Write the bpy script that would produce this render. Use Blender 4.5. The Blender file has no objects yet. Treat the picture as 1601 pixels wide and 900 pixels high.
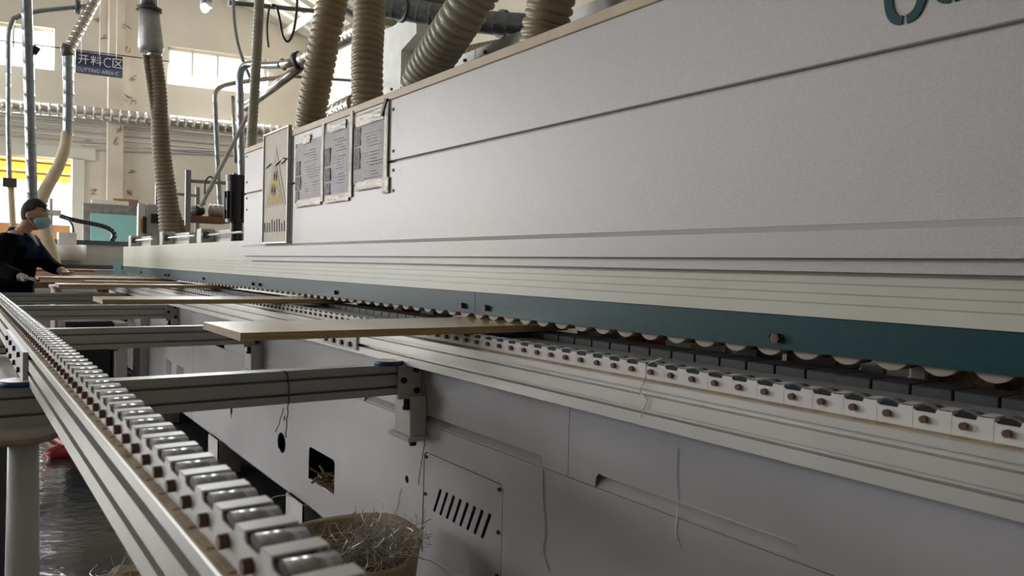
import bpy, bmesh, math, random
from mathutils import Vector, Matrix
random.seed(7)
PI = math.pi
sc = bpy.context.scene
C = sc.collection

# ------------------------------------------------------------------ camera
CX, CY, F = 800.5, 450.0, 1188.0          # 1601 x 900 frame
VPX, VPY, ROLL, CAMH = -44.0, 398.0, math.radians(1.5), 1.13
_d = Vector((VPX - CX, -(VPY - CY), -F)).normalized()          # world +Y seen by the camera
_h = Vector((math.cos(ROLL), -math.sin(ROLL), 0))
_z = _h.cross(_d).normalized()
_x = _d.cross(_z)
ROT = Matrix((_x, _d, _z))                                     # camera -> world
CAM = Vector((0, 0, CAMH))
cd = bpy.data.cameras.new('camera'); cam = bpy.data.objects.new('camera', cd); C.objects.link(cam)
cd.sensor_width = 36; cd.lens = F / 1601 * 36; cd.clip_start = 0.02; cd.clip_end = 200
cam.matrix_world = Matrix.Translation(CAM) @ ROT.to_4x4()
sc.camera = cam
cd.dof.use_dof = True; cd.dof.focus_distance = 2.4; cd.dof.aperture_fstop = 10

def ray(x, y): return ROT @ Vector((x - CX, -(y - CY), -F))
def atX(x, y, X): v = ray(x, y); return CAM + v * (X / v.x)
def atY(x, y, Y): v = ray(x, y); return CAM + v * (Y / v.y)
def atZ(x, y, Z): v = ray(x, y); return CAM + v * ((Z - CAMH) / v.z)
def rad(p, wpx):                                               # radius in metres of a round thing wpx wide at point p
    c = ROT.transposed() @ (p - CAM)
    ct = abs(c.z) / c.length
    return 0.5 * wpx * abs(c.z) / F * ct

# ------------------------------------------------------------------ world, daylight, exposure
sc.view_settings.view_transform = 'Standard'; sc.view_settings.look = 'None'
sc.view_settings.gamma = 1; sc.view_settings.exposure = 0.42
w = bpy.data.worlds.new('sky'); sc.world = w; w.use_nodes = True
bg = w.node_tree.nodes['Background']
bg.inputs[0].default_value = (0.93, 0.97, 1.0, 1); bg.inputs[1].default_value = 3.5

def area(name, loc, target, sx, sy, power, col):
    l = bpy.data.lights.new(name, 'AREA'); l.shape = 'RECTANGLE'; l.size = sx; l.size_y = sy
    l.energy = power; l.color = col
    o = bpy.data.objects.new(name, l); C.objects.link(o); o.location = loc
    o.rotation_euler = (Vector(target) - Vector(loc)).to_track_quat('-Z', 'Y').to_euler()
    return o
DAY = (0.93, 0.97, 1.0); WARM = (1.0, 0.93, 0.84)
# daylight, each light filling an opening: the two upper windows and the doorway in view ...
area('window_2_daylight', (3.40, 13.42, 4.43), (1.8, 5, 1.4), 1.5, 0.55, 110, DAY)
area('window_1_daylight', (0.24, 14.02, 4.37), (0.5, 5, 1.0), 1.45, 0.6, 90, DAY)
area('doorway_daylight', (0.30, 14.02, 1.35), (0.6, 5, 1.0), 1.9, 2.4, 70, DAY)
# ... and, out of the picture, an end-wall window added for the hood's sheen, plus the window band of the left wall
area('window_end_left_offscreen', (-6.3, 15.24, 2.85), (1.2, 3.0, 1.2), 3.3, 3.2, 505, (1.0, 0.985, 0.96))
area('window_left_offscreen', (-9.0, 8.2, 3.9), (1, 9.5, 1.0), 5.4, 1.9, 130, DAY)

# ------------------------------------------------------------------ materials
def mat(name, col, rough=0.5, metal=0.0, var=0.0, vscale=6.0, bump=0.0, bscale=200.0, col2=None, spec=0.5, trans=0.0, stretch=None, coat=0.0):
    m = bpy.data.materials.new(name); m.use_nodes = True
    nt = m.node_tree; b = nt.nodes['Principled BSDF']
    b.inputs['Roughness'].default_value = rough; b.inputs['Metallic'].default_value = metal
    b.inputs['Specular IOR Level'].default_value = spec
    b.inputs['Coat Weight'].default_value = coat
    if trans: b.inputs['Transmission Weight'].default_value = trans
    c = (*col, 1)
    b.inputs['Base Color'].default_value = c
    if var or bump:
        tc = nt.nodes.new('ShaderNodeTexCoord'); src = tc.outputs['Object']
        if stretch:
            mp = nt.nodes.new('ShaderNodeMapping'); mp.inputs['Scale'].default_value = stretch
            nt.links.new(src, mp.inputs[0]); src = mp.outputs[0]
    if var:
        n = nt.nodes.new('ShaderNodeTexNoise'); n.inputs['Scale'].default_value = vscale; n.inputs['Detail'].default_value = 6
        nt.links.new(src, n.inputs['Vector'])
        r = nt.nodes.new('ShaderNodeValToRGB')
        c2 = col2 or tuple(v * (1 - var) for v in col)
        r.color_ramp.elements[0].color = (*c2, 1); r.color_ramp.elements[0].position = 0.35
        r.color_ramp.elements[1].color = c; r.color_ramp.elements[1].position = 0.62
        nt.links.new(n.outputs['Fac'], r.inputs[0]); nt.links.new(r.outputs[0], b.inputs['Base Color'])
    if bump:
        n2 = nt.nodes.new('ShaderNodeTexNoise'); n2.inputs['Scale'].default_value = bscale; n2.inputs['Detail'].default_value = 3
        nt.links.new(src, n2.inputs['Vector'])
        bp = nt.nodes.new('ShaderNodeBump'); bp.inputs['Strength'].default_value = bump; bp.inputs['Distance'].default_value = 0.002
        nt.links.new(n2.outputs['Fac'], bp.inputs['Height']); nt.links.new(bp.outputs[0], b.inputs['Normal'])
    return m
def emit(name, col, s):
    m = bpy.data.materials.new(name); m.use_nodes = True
    b = m.node_tree.nodes['Principled BSDF']; b.inputs['Base Color'].default_value = (*col, 1)
    b.inputs['Emission Color'].default_value = (*col, 1); b.inputs['Emission Strength'].default_value = s
    return m
M = dict(
    hood=mat('grey_powder_coat', (0.56, 0.535, 0.535), 0.36, 0.0, 0.10, 260, 0.25, 420),
    body=mat('light_grey_paint', (0.50, 0.485, 0.50), 0.40, 0.0, 0.08, 5, 0.08, 300),
    beam=mat('cream_aluminium_paint', (0.60, 0.60, 0.52), 0.38, 0.0, 0.06, 8),
    teal=mat('teal_powder_coat', (0.003, 0.050, 0.058), 0.42, 0.0, 0.12, 60, 0.15, 500, spec=0.28),
    alu=mat('anodised_aluminium', (0.60, 0.585, 0.555), 0.44, 0.4, 0.06, 9),
    alug=mat('greenish_aluminium', (0.50, 0.51, 0.48), 0.38, 0.4, 0.06, 9),
    white=mat('white_sheet_metal', (0.74, 0.72, 0.71), 0.4, 0.0, 0.06, 20),
    whitegrey=mat('off_white_paint', (0.66, 0.66, 0.64), 0.45, 0.0, 0.08, 9),
    dust=mat('sawdust_ledge', (0.50, 0.40, 0.29), 0.85, 0.0, 0.35, 30, 0.5, 120),
    wheel=mat('zinc_steel', (0.40, 0.415, 0.425), 0.2, 1.0, 0.12, 40),
    dwheel=mat('dark_wheel', (0.02, 0.019, 0.018), 0.5, 0.0, spec=0.2),
    bolt=mat('rusty_bolt', (0.15, 0.075, 0.055), 0.55, 0.4, 0.4, 60),
    black=mat('black_rubber', (0.018, 0.018, 0.02), 0.55),
    pad=mat('charcoal_pad', (0.035, 0.038, 0.042), 0.6, 0.0, 0.35, 25, 0.3, 150),
    blackp=mat('black_plastic', (0.012, 0.012, 0.014), 0.35),
    cream=mat('cream_trim', (0.60, 0.47, 0.33), 0.5, 0.0, 0.12, 10),
    galv=mat('galvanised_plate', (0.50, 0.49, 0.50), 0.45, 0.4, 0.18, 18),
    roller=mat('beige_roller', (0.36, 0.32, 0.265), 0.5, 0.0, 0.1, 20),
    wood=mat('laminate_oak', (0.66, 0.49, 0.28), 0.26, 0.0, 0.10, 9, stretch=(0.6, 8, 8), coat=0.15, spec=0.4),
    woodedge=mat('plywood_edge', (0.56, 0.40, 0.20), 0.5, 0.0, 0.28, 14, stretch=(0.4, 0.4, 22)),
    woodend=mat('brown_end', (0.34, 0.20, 0.10), 0.5, 0.0, 0.3, 30),
    woodpale=mat('pale_board', (0.66, 0.55, 0.44), 0.4, 0.0, 0.12, 9, stretch=(0.6, 8, 8)),
    pvc=mat('beige_flex_hose', (0.42, 0.335, 0.215), 0.38, 0.0, 0.2, 8),
    hoseg=mat('greenish_flex_hose', (0.44, 0.42, 0.33), 0.35, 0.0, 0.2, 8),
    hosebr=mat('brown_flex_hose', (0.30, 0.225, 0.15), 0.55, 0.0, 0.25, 8),
    cloth=mat('cream_hose_cloth', (0.66, 0.55, 0.38), 0.7, 0.0, 0.15, 8),
    duct=mat('galvanised_spiral', (0.36, 0.39, 0.42), 0.32, 0.9, 0.25, 12),
    ductw=mat('bright_spiral', (0.60, 0.57, 0.52), 0.3, 0.9, 0.25, 12),
    wall=mat('cream_plaster', (0.70, 0.64, 0.545), 0.85, 0.0, 0.10, 1.6, 0.3, 30),
    wallr=mat('pale_plaster', (0.68, 0.61, 0.50), 0.85, 0.0, 0.12, 2.2),
    concrete=mat('pale_concrete', (0.55, 0.55, 0.52), 0.8, 0.0, 0.12, 5),
    stain=mat('rust_stain', (0.42, 0.30, 0.19), 0.9, 0.0, 0.4, 40),
    roof=mat('roof_sheet', (0.50, 0.46, 0.39), 0.6, 0.0, 0.1, 4),
    frame=mat('window_frame', (0.70, 0.68, 0.60), 0.5),
    navy=mat('navy_sign', (0.030, 0.032, 0.085), 0.4, 0.0, 0.1, 10),
    navy2=mat('slate_sign', (0.07, 0.085, 0.15), 0.4),
    letter=mat('sign_letter', (0.62, 0.62, 0.66), 0.5),
    cyan=mat('cyan_board', (0.25, 0.50, 0.50), 0.45, 0.0, 0.06, 4),
    greyb=mat('mottled_grey_board', (0.25, 0.235, 0.225), 0.6, 0.0, 0.3, 12),
    brown=mat('brown_board', (0.33, 0.15, 0.075), 0.6, 0.0, 0.2, 10),
    skin=mat('skin', (0.42, 0.26, 0.185), 0.5, 0.0, 0.12, 20),
    hair=mat('dark_grey_hair', (0.022, 0.020, 0.019), 0.8, 0.0, 0.6, 90, col2=(0.06, 0.056, 0.052), spec=0.2),
    navycloth=mat('navy_workwear', (0.008, 0.017, 0.055), 0.9, 0.0, 0.3, 40, spec=0.1),
    blackcloth=mat('black_workwear', (0.003, 0.003, 0.006), 0.9, 0.0, 0.3, 40, spec=0.05),
    shirt=mat('white_undershirt', (0.62, 0.63, 0.66), 0.8),
    mask=mat('surgical_mask', (0.30, 0.50, 0.60), 0.7),
    glove=mat('grey_knit_glove', (0.34, 0.32, 0.29), 0.9, 0.0, 0.25, 60),
    yellow=mat('warning_yellow', (0.52, 0.34, 0.05), 0.55, 0.0, 0.15, 20, spec=0.2),
    plate=mat('sign_plate', (0.52, 0.475, 0.37), 0.5, 0.0, 0.1, 20, spec=0.25),
    grey=mat('mid_grey_print', (0.17, 0.16, 0.155), 0.5),
    printgrey=mat('pale_print', (0.30, 0.29, 0.29), 0.6),
    paper=mat('printed_paper', (0.44, 0.425, 0.43), 0.5, 0.0, 0.16, 14, 0.6, 22, spec=0.2),
    photo=mat('printed_photo', (0.10, 0.098, 0.10), 0.55, 0.0, 0.5, 60, col2=(0.24, 0.23, 0.23), spec=0.15),
    tape=mat('shiny_tape', (0.55, 0.475, 0.37), 0.34, 0.0, 0.22, 50, 0.9, 60, spec=0.35),
    wire=mat('silver_wire', (0.62, 0.60, 0.56), 0.35, 0.7),
    straw=mat('straw_shavings', (0.36, 0.28, 0.18), 0.7, 0.0, 0.4, 30),
    bag=mat('canvas_basket', (0.52, 0.43, 0.30), 0.85, 0.0, 0.25, 20, 0.6, 90),
    blue=mat('blue_rim', (0.03, 0.07, 0.30), 0.45),
    red=mat('red_plastic', (0.40, 0.02, 0.03), 0.4),
    orange=mat('orange_board', (0.85, 0.26, 0.03), 0.6),
    chip=mat('particle_board', (0.40, 0.28, 0.16), 0.8, 0.0, 0.5, 130),
    steel=mat('bright_rod', (0.75, 0.75, 0.75), 0.15, 1.0),
    darksteel=mat('dark_steel', (0.12, 0.12, 0.125), 0.45, 0.6),
    rack=mat('rack_steel', (0.30, 0.31, 0.31), 0.5, 0.4),
    cnc=mat('cnc_white', (0.70, 0.70, 0.68), 0.4),
    cable=mat('black_cable', (0.02, 0.02, 0.022), 0.5),
    ochre=mat('ochre_ground', (0.42, 0.24, 0.11), 0.9, 0.0, 0.2, 3),
    lamp=emit('lamp_lens', (0.95, 0.97, 1.0), 0.9),
    foil=mat('silver_foil', (0.6, 0.6, 0.62), 0.2, 0.8),
)
# yellow translucent canopy sheets outside
def _canopy():
    m = bpy.data.materials.new('yellow_translucent'); m.use_nodes = True; nt = m.node_tree
    b = nt.nodes['Principled BSDF']; out = nt.nodes['Material Output']
    b.inputs['Base Color'].default_value = (0.80, 0.46, 0.06, 1); b.inputs['Roughness'].default_value = 0.5
    t = nt.nodes.new('ShaderNodeBsdfTranslucent'); t.inputs[0].default_value = (0.85, 0.50, 0.07, 1)
    x = nt.nodes.new('ShaderNodeMixShader'); x.inputs[0].default_value = 0.6
    nt.links.new(b.outputs[0], x.inputs[1]); nt.links.new(t.outputs[0], x.inputs[2]); nt.links.new(x.outputs[0], out.inputs[0])
    return m
M['canopy'] = _canopy()
# clear film / glass
def _clear(name, tint, mixf):
    m = bpy.data.materials.new(name); m.use_nodes = True; nt = m.node_tree
    out = nt.nodes['Material Output']; b = nt.nodes['Principled BSDF']
    b.inputs['Base Color'].default_value = (*tint, 1); b.inputs['Roughness'].default_value = 0.08
    t = nt.nodes.new('ShaderNodeBsdfTransparent'); x = nt.nodes.new('ShaderNodeMixShader'); x.inputs[0].default_value = mixf
    nt.links.new(t.outputs[0], x.inputs[1]); nt.links.new(b.outputs[0], x.inputs[2]); nt.links.new(x.outputs[0], out.inputs[0])
    return m
M['glass'] = _clear('window_glass', (0.9, 0.95, 1.0), 0.10)
# polished dark concrete floor
def _floor():
    m = bpy.data.materials.new('polished_concrete'); m.use_nodes = True; nt = m.node_tree; b = nt.nodes['Principled BSDF']
    tc = nt.nodes.new('ShaderNodeTexCoord')
    n = nt.nodes.new('ShaderNodeTexNoise'); n.inputs['Scale'].default_value = 2.2; n.inputs['Detail'].default_value = 9
    nt.links.new(tc.outputs['Object'], n.inputs['Vector'])
    r = nt.nodes.new('ShaderNodeValToRGB'); r.color_ramp.elements[0].color = (0.018, 0.019, 0.021, 1); r.color_ramp.elements[1].color = (0.055, 0.057, 0.060, 1)
    r.color_ramp.elements[0].position = 0.3; r.color_ramp.elements[1].position = 0.7
    nt.links.new(n.outputs['Fac'], r.inputs[0]); nt.links.new(r.outputs[0], b.inputs['Base Color'])
    n2 = nt.nodes.new('ShaderNodeTexNoise'); n2.inputs['Scale'].default_value = 14; n2.inputs['Detail'].default_value = 5
    nt.links.new(tc.outputs['Object'], n2.inputs['Vector'])
    bp = nt.nodes.new('ShaderNodeBump'); bp.inputs['Strength'].default_value = 0.24; bp.inputs['Distance'].default_value = 0.01
    nt.links.new(n2.outputs['Fac'], bp.inputs['Height']); nt.links.new(bp.outputs[0], b.inputs['Normal'])
    mr = nt.nodes.new('ShaderNodeMapRange'); mr.inputs[3].default_value = 0.06; mr.inputs[4].default_value = 0.18
    nt.links.new(n.outputs['Fac'], mr.inputs[0]); nt.links.new(mr.outputs[0], b.inputs['Roughness'])
    return m
M['floor'] = _floor()

# ------------------------------------------------------------------ helpers
def link(name, me, m, parent=None, smooth=False):
    if m is not None:
        me.materials.clear(); me.materials.append(M[m] if isinstance(m, str) else m)
    if smooth:
        for p in me.polygons: p.use_smooth = True
    o = bpy.data.objects.new(name, me); C.objects.link(o)
    if parent is not None:
        o.parent = parent
        o.matrix_parent_inverse = Matrix.Translation(parent.location).inverted() if parent.type == 'EMPTY' else Matrix()
    return o
def tag(o, label, cat, group=None):
    o['label'] = label; o['category'] = cat
    if group: o['group'] = group
    return o
def thing(name, label, cat, loc=(0, 0, 0), group=None):
    o = bpy.data.objects.new(name, None); C.objects.link(o); o.location = loc; o.empty_display_size = 0.05
    return tag(o, label, cat, group)
def struct(o): o['kind'] = 'structure'; return o

class B:
    """collects shapes into one mesh; world coordinates"""
    def __init__(s): s.v = []; s.f = []
    def add(s, vs, fs):
        n = len(s.v); s.v += [tuple(v) for v in vs]; s.f += [tuple(i + n for i in f) for f in fs]; return s
    def box(s, x0, x1, y0, y1, z0, z1):
        return s.add([(x, y, z) for x in (x0, x1) for y in (y0, y1) for z in (z0, z1)],
                     [(0, 1, 3, 2), (4, 6, 7, 5), (0, 4, 5, 1), (2, 3, 7, 6), (0, 2, 6, 4), (1, 5, 7, 3)])
    def obox(s, a, b, wx, wz, up=(0, 0, 1)):
        a = Vector(a); b = Vector(b); d = (b - a).normalized(); r = d.cross(Vector(up)).normalized(); u = r.cross(d)
        vs = []
        for p in (a, b):
            for i, j in ((-1, -1), (1, -1), (1, 1), (-1, 1)): vs.append(p + r * (i * wx / 2) + u * (j * wz / 2))
        return s.add(vs, [(3, 2, 1, 0), (4, 5, 6, 7), (0, 1, 5, 4), (1, 2, 6, 5), (2, 3, 7, 6), (3, 0, 4, 7)])
    def prism_y(s, prof, y0, y1, off=None):      # profile of (x, z), extruded along y
        n = len(prof); o = off or (lambda y: 0)
        vs = [(x + o(y), y, z) for y in (y0, y1) for x, z in prof]
        return s.add(vs, [tuple(range(n)), tuple(range(2 * n - 1, n - 1, -1))] + [(i, i + n, (i + 1) % n + n, (i + 1) % n) for i in range(n)])
    def prism_x(s, prof, x0, x1):                # profile of (y, z), extruded along x
        n = len(prof); vs = [(x, y, z) for x in (x0, x1) for y, z in prof]
        return s.add(vs, [tuple(range(n - 1, -1, -1)), tuple(range(n, 2 * n))] + [(i, (i + 1) % n, (i + 1) % n + n, i + n) for i in range(n)])
    def tube(s, pts, r, n=10, cap=True):
        pts = [Vector(p) for p in pts]; m = len(pts); rs = r if isinstance(r, (list, tuple)) else [r] * m
        t = [(pts[min(i + 1, m - 1)] - pts[max(i - 1, 0)]).normalized() for i in range(m)]
        u = t[0].orthogonal().normalized(); vs = []
        for i in range(m):
            u = (u - t[i] * u.dot(t[i])).normalized(); w2 = t[i].cross(u)
            for k in range(n):
                a = 2 * PI * k / n; vs.append(pts[i] + (u * math.cos(a) + w2 * math.sin(a)) * rs[i])
        fs = [(i * n + k, i * n + (k + 1) % n, (i + 1) * n + (k + 1) % n, (i + 1) * n + k) for i in range(m - 1) for k in range(n)]
        if cap: fs += [tuple(range(n - 1, -1, -1)), tuple(range((m - 1) * n, m * n))]
        return s.add(vs, fs)
    def cyl(s, a, b, r, n=14): return s.tube([a, b], r, n)
    def build(s, name, m, parent=None, smooth=False, bevel=0.0):
        me = bpy.data.meshes.new(name); me.from_pydata(s.v, [], s.f); me.validate()
        bm = bmesh.new(); bm.from_mesh(me); bmesh.ops.recalc_face_normals(bm, faces=bm.faces)
        if bevel: bmesh.ops.bevel(bm, geom=bm.edges[:], offset=bevel, segments=1, affect='EDGES', clamp_overlap=True)
        bm.to_mesh(me); bm.free()
        if smooth: smooth_by_angle(me)
        return link(name, me, m, parent)
def smooth_by_angle(me, ang=0.7):
    for p in me.polygons: p.use_smooth = True
    bm = bmesh.new(); bm.from_mesh(me)
    for e in bm.edges:
        if len(e.link_faces) == 2 and e.calc_face_angle(0) > ang: e.smooth = False
    bm.to_mesh(me); bm.free()
def box(name, x0, x1, y0, y1, z0, z1, m, parent=None, bevel=0.0):
    return B().box(x0, x1, y0, y1, z0, z1).build(name, m, parent, bevel=bevel)
def copies(o, locs, parent):
    for l in locs:
        c = o.copy(); C.objects.link(c); c.location = l; c.parent = parent
        c.matrix_parent_inverse = o.matrix_parent_inverse.copy()
def plate_x(name, X, th, outline, holes, m, parent=None):
    """flat sheet in the (y, z) plane with its front face at x = X and real holes"""
    cu = bpy.data.curves.new(name, 'CURVE'); cu.dimensions = '2D'; cu.fill_mode = 'BOTH'; cu.extrude = th / 2
    for poly in [outline] + holes:
        sp = cu.splines.new('POLY'); sp.points.add(len(poly) - 1); sp.use_cyclic_u = True
        for p, (y, z) in zip(sp.points, poly): p.co = (y, z, 0, 1)
    t = bpy.data.objects.new('tmp', cu); C.objects.link(t)
    dg = bpy.context.evaluated_depsgraph_get(); dg.update()
    me = bpy.data.meshes.new_from_object(t.evaluated_get(dg)); bpy.data.objects.remove(t); bpy.data.curves.remove(cu)
    for v in me.vertices: v.co = (X + th / 2 + v.co.z, v.co.x, v.co.y)
    bm = bmesh.new(); bm.from_mesh(me); bmesh.ops.remove_doubles(bm, verts=bm.verts, dist=1e-5); bmesh.ops.recalc_face_normals(bm, faces=bm.faces); bm.to_mesh(me); bm.free()
    return link(name, me, m, parent)
def rect(y0, y1, z0, z1): return [(y0, z0), (y1, z0), (y1, z1), (y0, z1)]
def oval(cy, cz, ry, rz, n=16): return [(cy + ry * math.cos(2 * PI * k / n), cz + rz * math.sin(2 * PI * k / n)) for k in range(n)]
def slot_shape(y0, y1, z0, z1, n=6):
    r = (z1 - z0) / 2; c = (z0 + z1) / 2; p = []
    for k in range(n + 1): a = -PI / 2 + PI * k / n; p.append((y1 - r + r * math.cos(a), c + r * math.sin(a)))
    for k in range(n + 1): a = PI / 2 + PI * k / n; p.append((y0 + r + r * math.cos(a), c + r * math.sin(a)))
    return p
def spline(pts, n=8):
    pts = [Vector(p) for p in pts]; out = []
    for i in range(len(pts) - 1):
        p0, p1, p2, p3 = pts[max(i - 1, 0)], pts[i], pts[i + 1], pts[min(i + 2, len(pts) - 1)]
        for k in range(n):
            t = k / n
            out.append(0.5 * ((2 * p1) + (p2 - p0) * t + (2 * p0 - 5 * p1 + 4 * p2 - p3) * t * t + (3 * p1 - p0 - 3 * p2 + p3) * t ** 3))
    out.append(pts[-1]); return out
def resample(pts, step):
    pts = [Vector(p) for p in pts]; out = [pts[0].copy()]; left = step
    for a, b in zip(pts, pts[1:]):
        L = (b - a).length; d = 0
        while L - d >= left and L > 0:
            d += left; out.append(a.lerp(b, d / L)); left = step
        left -= L - d
    if (out[-1] - pts[-1]).length > 1e-4: out.append(pts[-1])
    return out
def hose(name, pts, r, pitch, m, parent=None, amp=0.10, n=20, r_end=None):
    """corrugated flexible hose: rounded rings with dirty grooves along a smooth path"""
    p = resample(spline(pts, 10), pitch / 5); k = len(p); rs = []
    for i in range(k):
        rr = r if r_end is None else r + (r_end - r) * i / (k - 1)
        rs.append(rr * (1 + amp * (0.5, 1.0, 1.0, 0.5, -1.7)[i % 5]))
    return _sm(B().tube(p, rs, n).build(name, m, parent))
def _sm(o):
    for p in o.data.polygons: p.use_smooth = len(p.vertices) <= 4
    return o
def spiral(name, pts, r, m, parent=None, pitch=0.14, n=18, smoothpath=False, lip=0.06):
    """spiral-seam metal duct: a plain tube with a raised seam every pitch"""
    p0 = spline(pts, 8) if smoothpath else pts
    p = []; q0 = resample(p0, pitch); rs = []
    for i, (a_, b_) in enumerate(zip(q0, q0[1:])):
        for t_, k_ in ((0, 1), (.10, 0), (.35, 0), (.62, 0), (.90, 0)): p.append(a_.lerp(b_, t_)); rs.append(r * (1 + lip * k_))
    p.append(q0[-1]); rs.append(r)
    o = _sm(B().tube(p, rs, n).build(name, m, parent))
    for f in o.data.polygons:                      # the folded seam keeps hard edges
        if (min(f.vertices) // n) % 5 in (0, 4): f.use_smooth = False
    return o

# ================================================================== THE HALL
# end wall stands nearly square to the machine; its foot line in plan:
def wy(x): return 14.0 - 0.19 * (x - 0.33)
def onwall(x, y, off=0.0):                       # pixel -> point on the end wall, off metres in front of it
    v = ray(x, y); t = (14.0 - off + 0.19 * 0.33) / (v.y + 0.19 * v.x); return CAM + v * t
XR = 5.1
box('floor', -9.4, XR + .3, -8.2, 16.6, -0.12, 0, 'floor')['kind'] = 'structure'
# end wall with its openings, built as blocks between the openings
def wall_block(b, x0, x1, z0, z1, th=0.25):
    vs = []
    for x in (x0, x1):
        for o in (0, th):
            for z in (z0, z1): vs.append((x, wy(x) + o, z))
    b.add(vs, [(0, 1, 3, 2), (4, 6, 7, 5), (0, 4, 5, 1), (2, 3, 7, 6), (0, 2, 6, 4), (1, 5, 7, 3)])
DOOR = (-0.75, onwall(120, 243).x, 0.0, onwall(60, 243).z)
W1 = (-0.55, onwall(85, 75).x, onwall(85, 110).z, onwall(85, 45).z)
W2 = (onwall(262, 100).x, onwall(419, 120).x, onwall(262, 131).z, onwall(262, 71).z)
eb = B()
TOPZ = 9.2
xs = [-9.3, DOOR[0], DOOR[1], W2[0], W2[1], XR + .25]
WB = (-8.0, -4.6, 1.2, 4.5)  # unseen window opening, added to bring daylight onto the hood
wall_block(eb, xs[0], WB[0], 0, TOPZ); wall_block(eb, WB[1], W1[0], 0, TOPZ); wall_block(eb, WB[0], WB[1], 0, WB[2]); wall_block(eb, WB[0], WB[1], WB[3], TOPZ)
wall_block(eb, W1[0], W1[1], W1[3], TOPZ); wall_block(eb, W1[0], W1[1], DOOR[3], W1[2])
wall_block(eb, W1[0], DOOR[0], 0, DOOR[3]) if W1[0] < DOOR[0] else wall_block(eb, DOOR[0], W1[0], DOOR[3], DOOR[3] + .001)
wall_block(eb, W1[1], W2[0], DOOR[3], TOPZ); wall_block(eb, DOOR[1], W2[0], 0, DOOR[3])
wall_block(eb, W2[0], W2[1], 0, W2[2]); wall_block(eb, W2[0], W2[1], W2[3], TOPZ)
wall_block(eb, W2[1], xs[5], 0, TOPZ)
if W1[1] > DOOR[1]: pass
struct(eb.build('wall_end', 'wall'))
# pilaster, lighter edge, stains
px0, px1 = onwall(168, 100).x, onwall(192, 100).x
pb = B(); vs = [(x, wy(x) + o, z) for x in (px0, px1) for o in (0.02, -0.16) for z in (0, 6.0)]
pb.add(vs, [(0, 1, 3, 2), (4, 6, 7, 5), (0, 4, 5, 1), (2, 3, 7, 6), (0, 2, 6, 4), (1, 5, 7, 3)])
struct(pb.build('trim_1', 'wallr'))
# windows: frame, mullions, glass
def window(n, x0, x1, z0, z1, nm):
    f = B(); t = 0.045
    def bar(xa, xb, za, zb): 
        vs = [(x, wy(x) + o, z) for x in (xa, xb) for o in (0.08, 0.15) for z in (za, zb)]
        f.add(vs, [(0, 1, 3, 2), (4, 6, 7, 5), (0, 4, 5, 1), (2, 3, 7, 6), (0, 2, 6, 4), (1, 5, 7, 3)])
    bar(x0, x1, z0, z0 + t); bar(x0, x1, z1 - t, z1); bar(x0, x0 + t, z0, z1); bar(x1 - t, x1, z0, z1)
    for k in range(1, nm): c = x0 + (x1 - x0) * k / nm; bar(c - .015, c + .015, z0, z1)
    o = struct(f.build('window_%d' % n, 'frame'))
    for k in range(nm):
        a = x0 + (x1 - x0) * k / nm; b = x0 + (x1 - x0) * (k + 1) / nm
        vs = [(x, wy(x) + q, z) for x in (a, b) for q in (0.11, 0.116) for z in (z0, z1)]
        B().add(vs, [(0, 1, 3, 2), (4, 6, 7, 5), (0, 4, 5, 1), (2, 3, 7, 6), (0, 2, 6, 4), (1, 5, 7, 3)]).build('pane', 'glass', o)
window(1, *W1, 3); window(2, *W2, 4); window(3, *WB, 5)  # the third is the added window, out of view
# door frame and lintel band
df = B()
for xa, xb, za, zb in ((DOOR[1] - .06, DOOR[1] + .10, 0, DOOR[3]), (DOOR[0] - .1, DOOR[1] + .25, DOOR[3] - .02, DOOR[3] + .16)):
    vs = [(x, wy(x) + o, z) for x in (xa, xb) for o in (-0.05, 0.2) for z in (za, zb)]
    df.add(vs, [(0, 1, 3, 2), (4, 6, 7, 5), (0, 4, 5, 1), (2, 3, 7, 6), (0, 2, 6, 4), (1, 5, 7, 3)])
struct(df.build('door_1', 'frame'))
# side walls, rear wall
struct(B().box(XR, XR + .25, -8.2, 13.6, 0, 4.93).build('wall_right', 'wallr'))
lw = B(); LX = -9.05
for y0, y1, z0, z1 in ((-8.2, 16.3, 0, 2.9), (-8.2, 16.3, 4.9, 6.0), (-8.2, 5.45, 2.9, 4.9), (10.95, 16.3, 2.9, 4.9)):
    lw.box(LX - .25, LX, y0, y1, z0, z1)
struct(lw.build('wall_left', 'wall'))
rw = B()
rw.box(LX, XR, -7.8, -7.55, 0, 9.2)
struct(rw.build('wall_rear', 'wall'))
# corrugated roof: two slopes, ridge along the hall
def roofz(x): return 4.90 + 0.40 * (XR - x) if x > -2.2 else 4.90 + 0.40 * (XR + 2.2) + 0.28 * (x + 2.2)
rf = B(); ys = []; y = -8.2
k = 0
while y < 15.6:
    ys.append((y, 0.0 if k % 4 < 2 else 0.05)); y += 0.10 if k % 2 == 0 else 0.07; k += 1
xsr = [XR + .3, -2.2, LX - .3]
vv = [(x, y, roofz(x) + h) for y, h in ys for x in xsr]; ff = []
for i in range(len(ys) - 1):
    for j in range(2): ff.append((i * 3 + j, i * 3 + j + 1, (i + 1) * 3 + j + 1, (i + 1) * 3 + j))
struct(rf.add(vv, ff).build('ceiling', 'roof'))
pu = B()
for x in (4.4, 3.5, 2.6, 1.7, 0.8): pu.box(x - .03, x + .03, -7.5, wy(x) - .01, roofz(x) - .13, roofz(x) - .01)
struct(pu.build('trim_2', 'frame'))
# truss tie along the slope near the end wall
tr = B(); tr.obox((XR, 11.0, roofz(XR) - .12), (-2.2, 11.0, roofz(-2.2) - .12), .07, .07)
struct(tr.build('trim_3', 'darksteel'))

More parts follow.
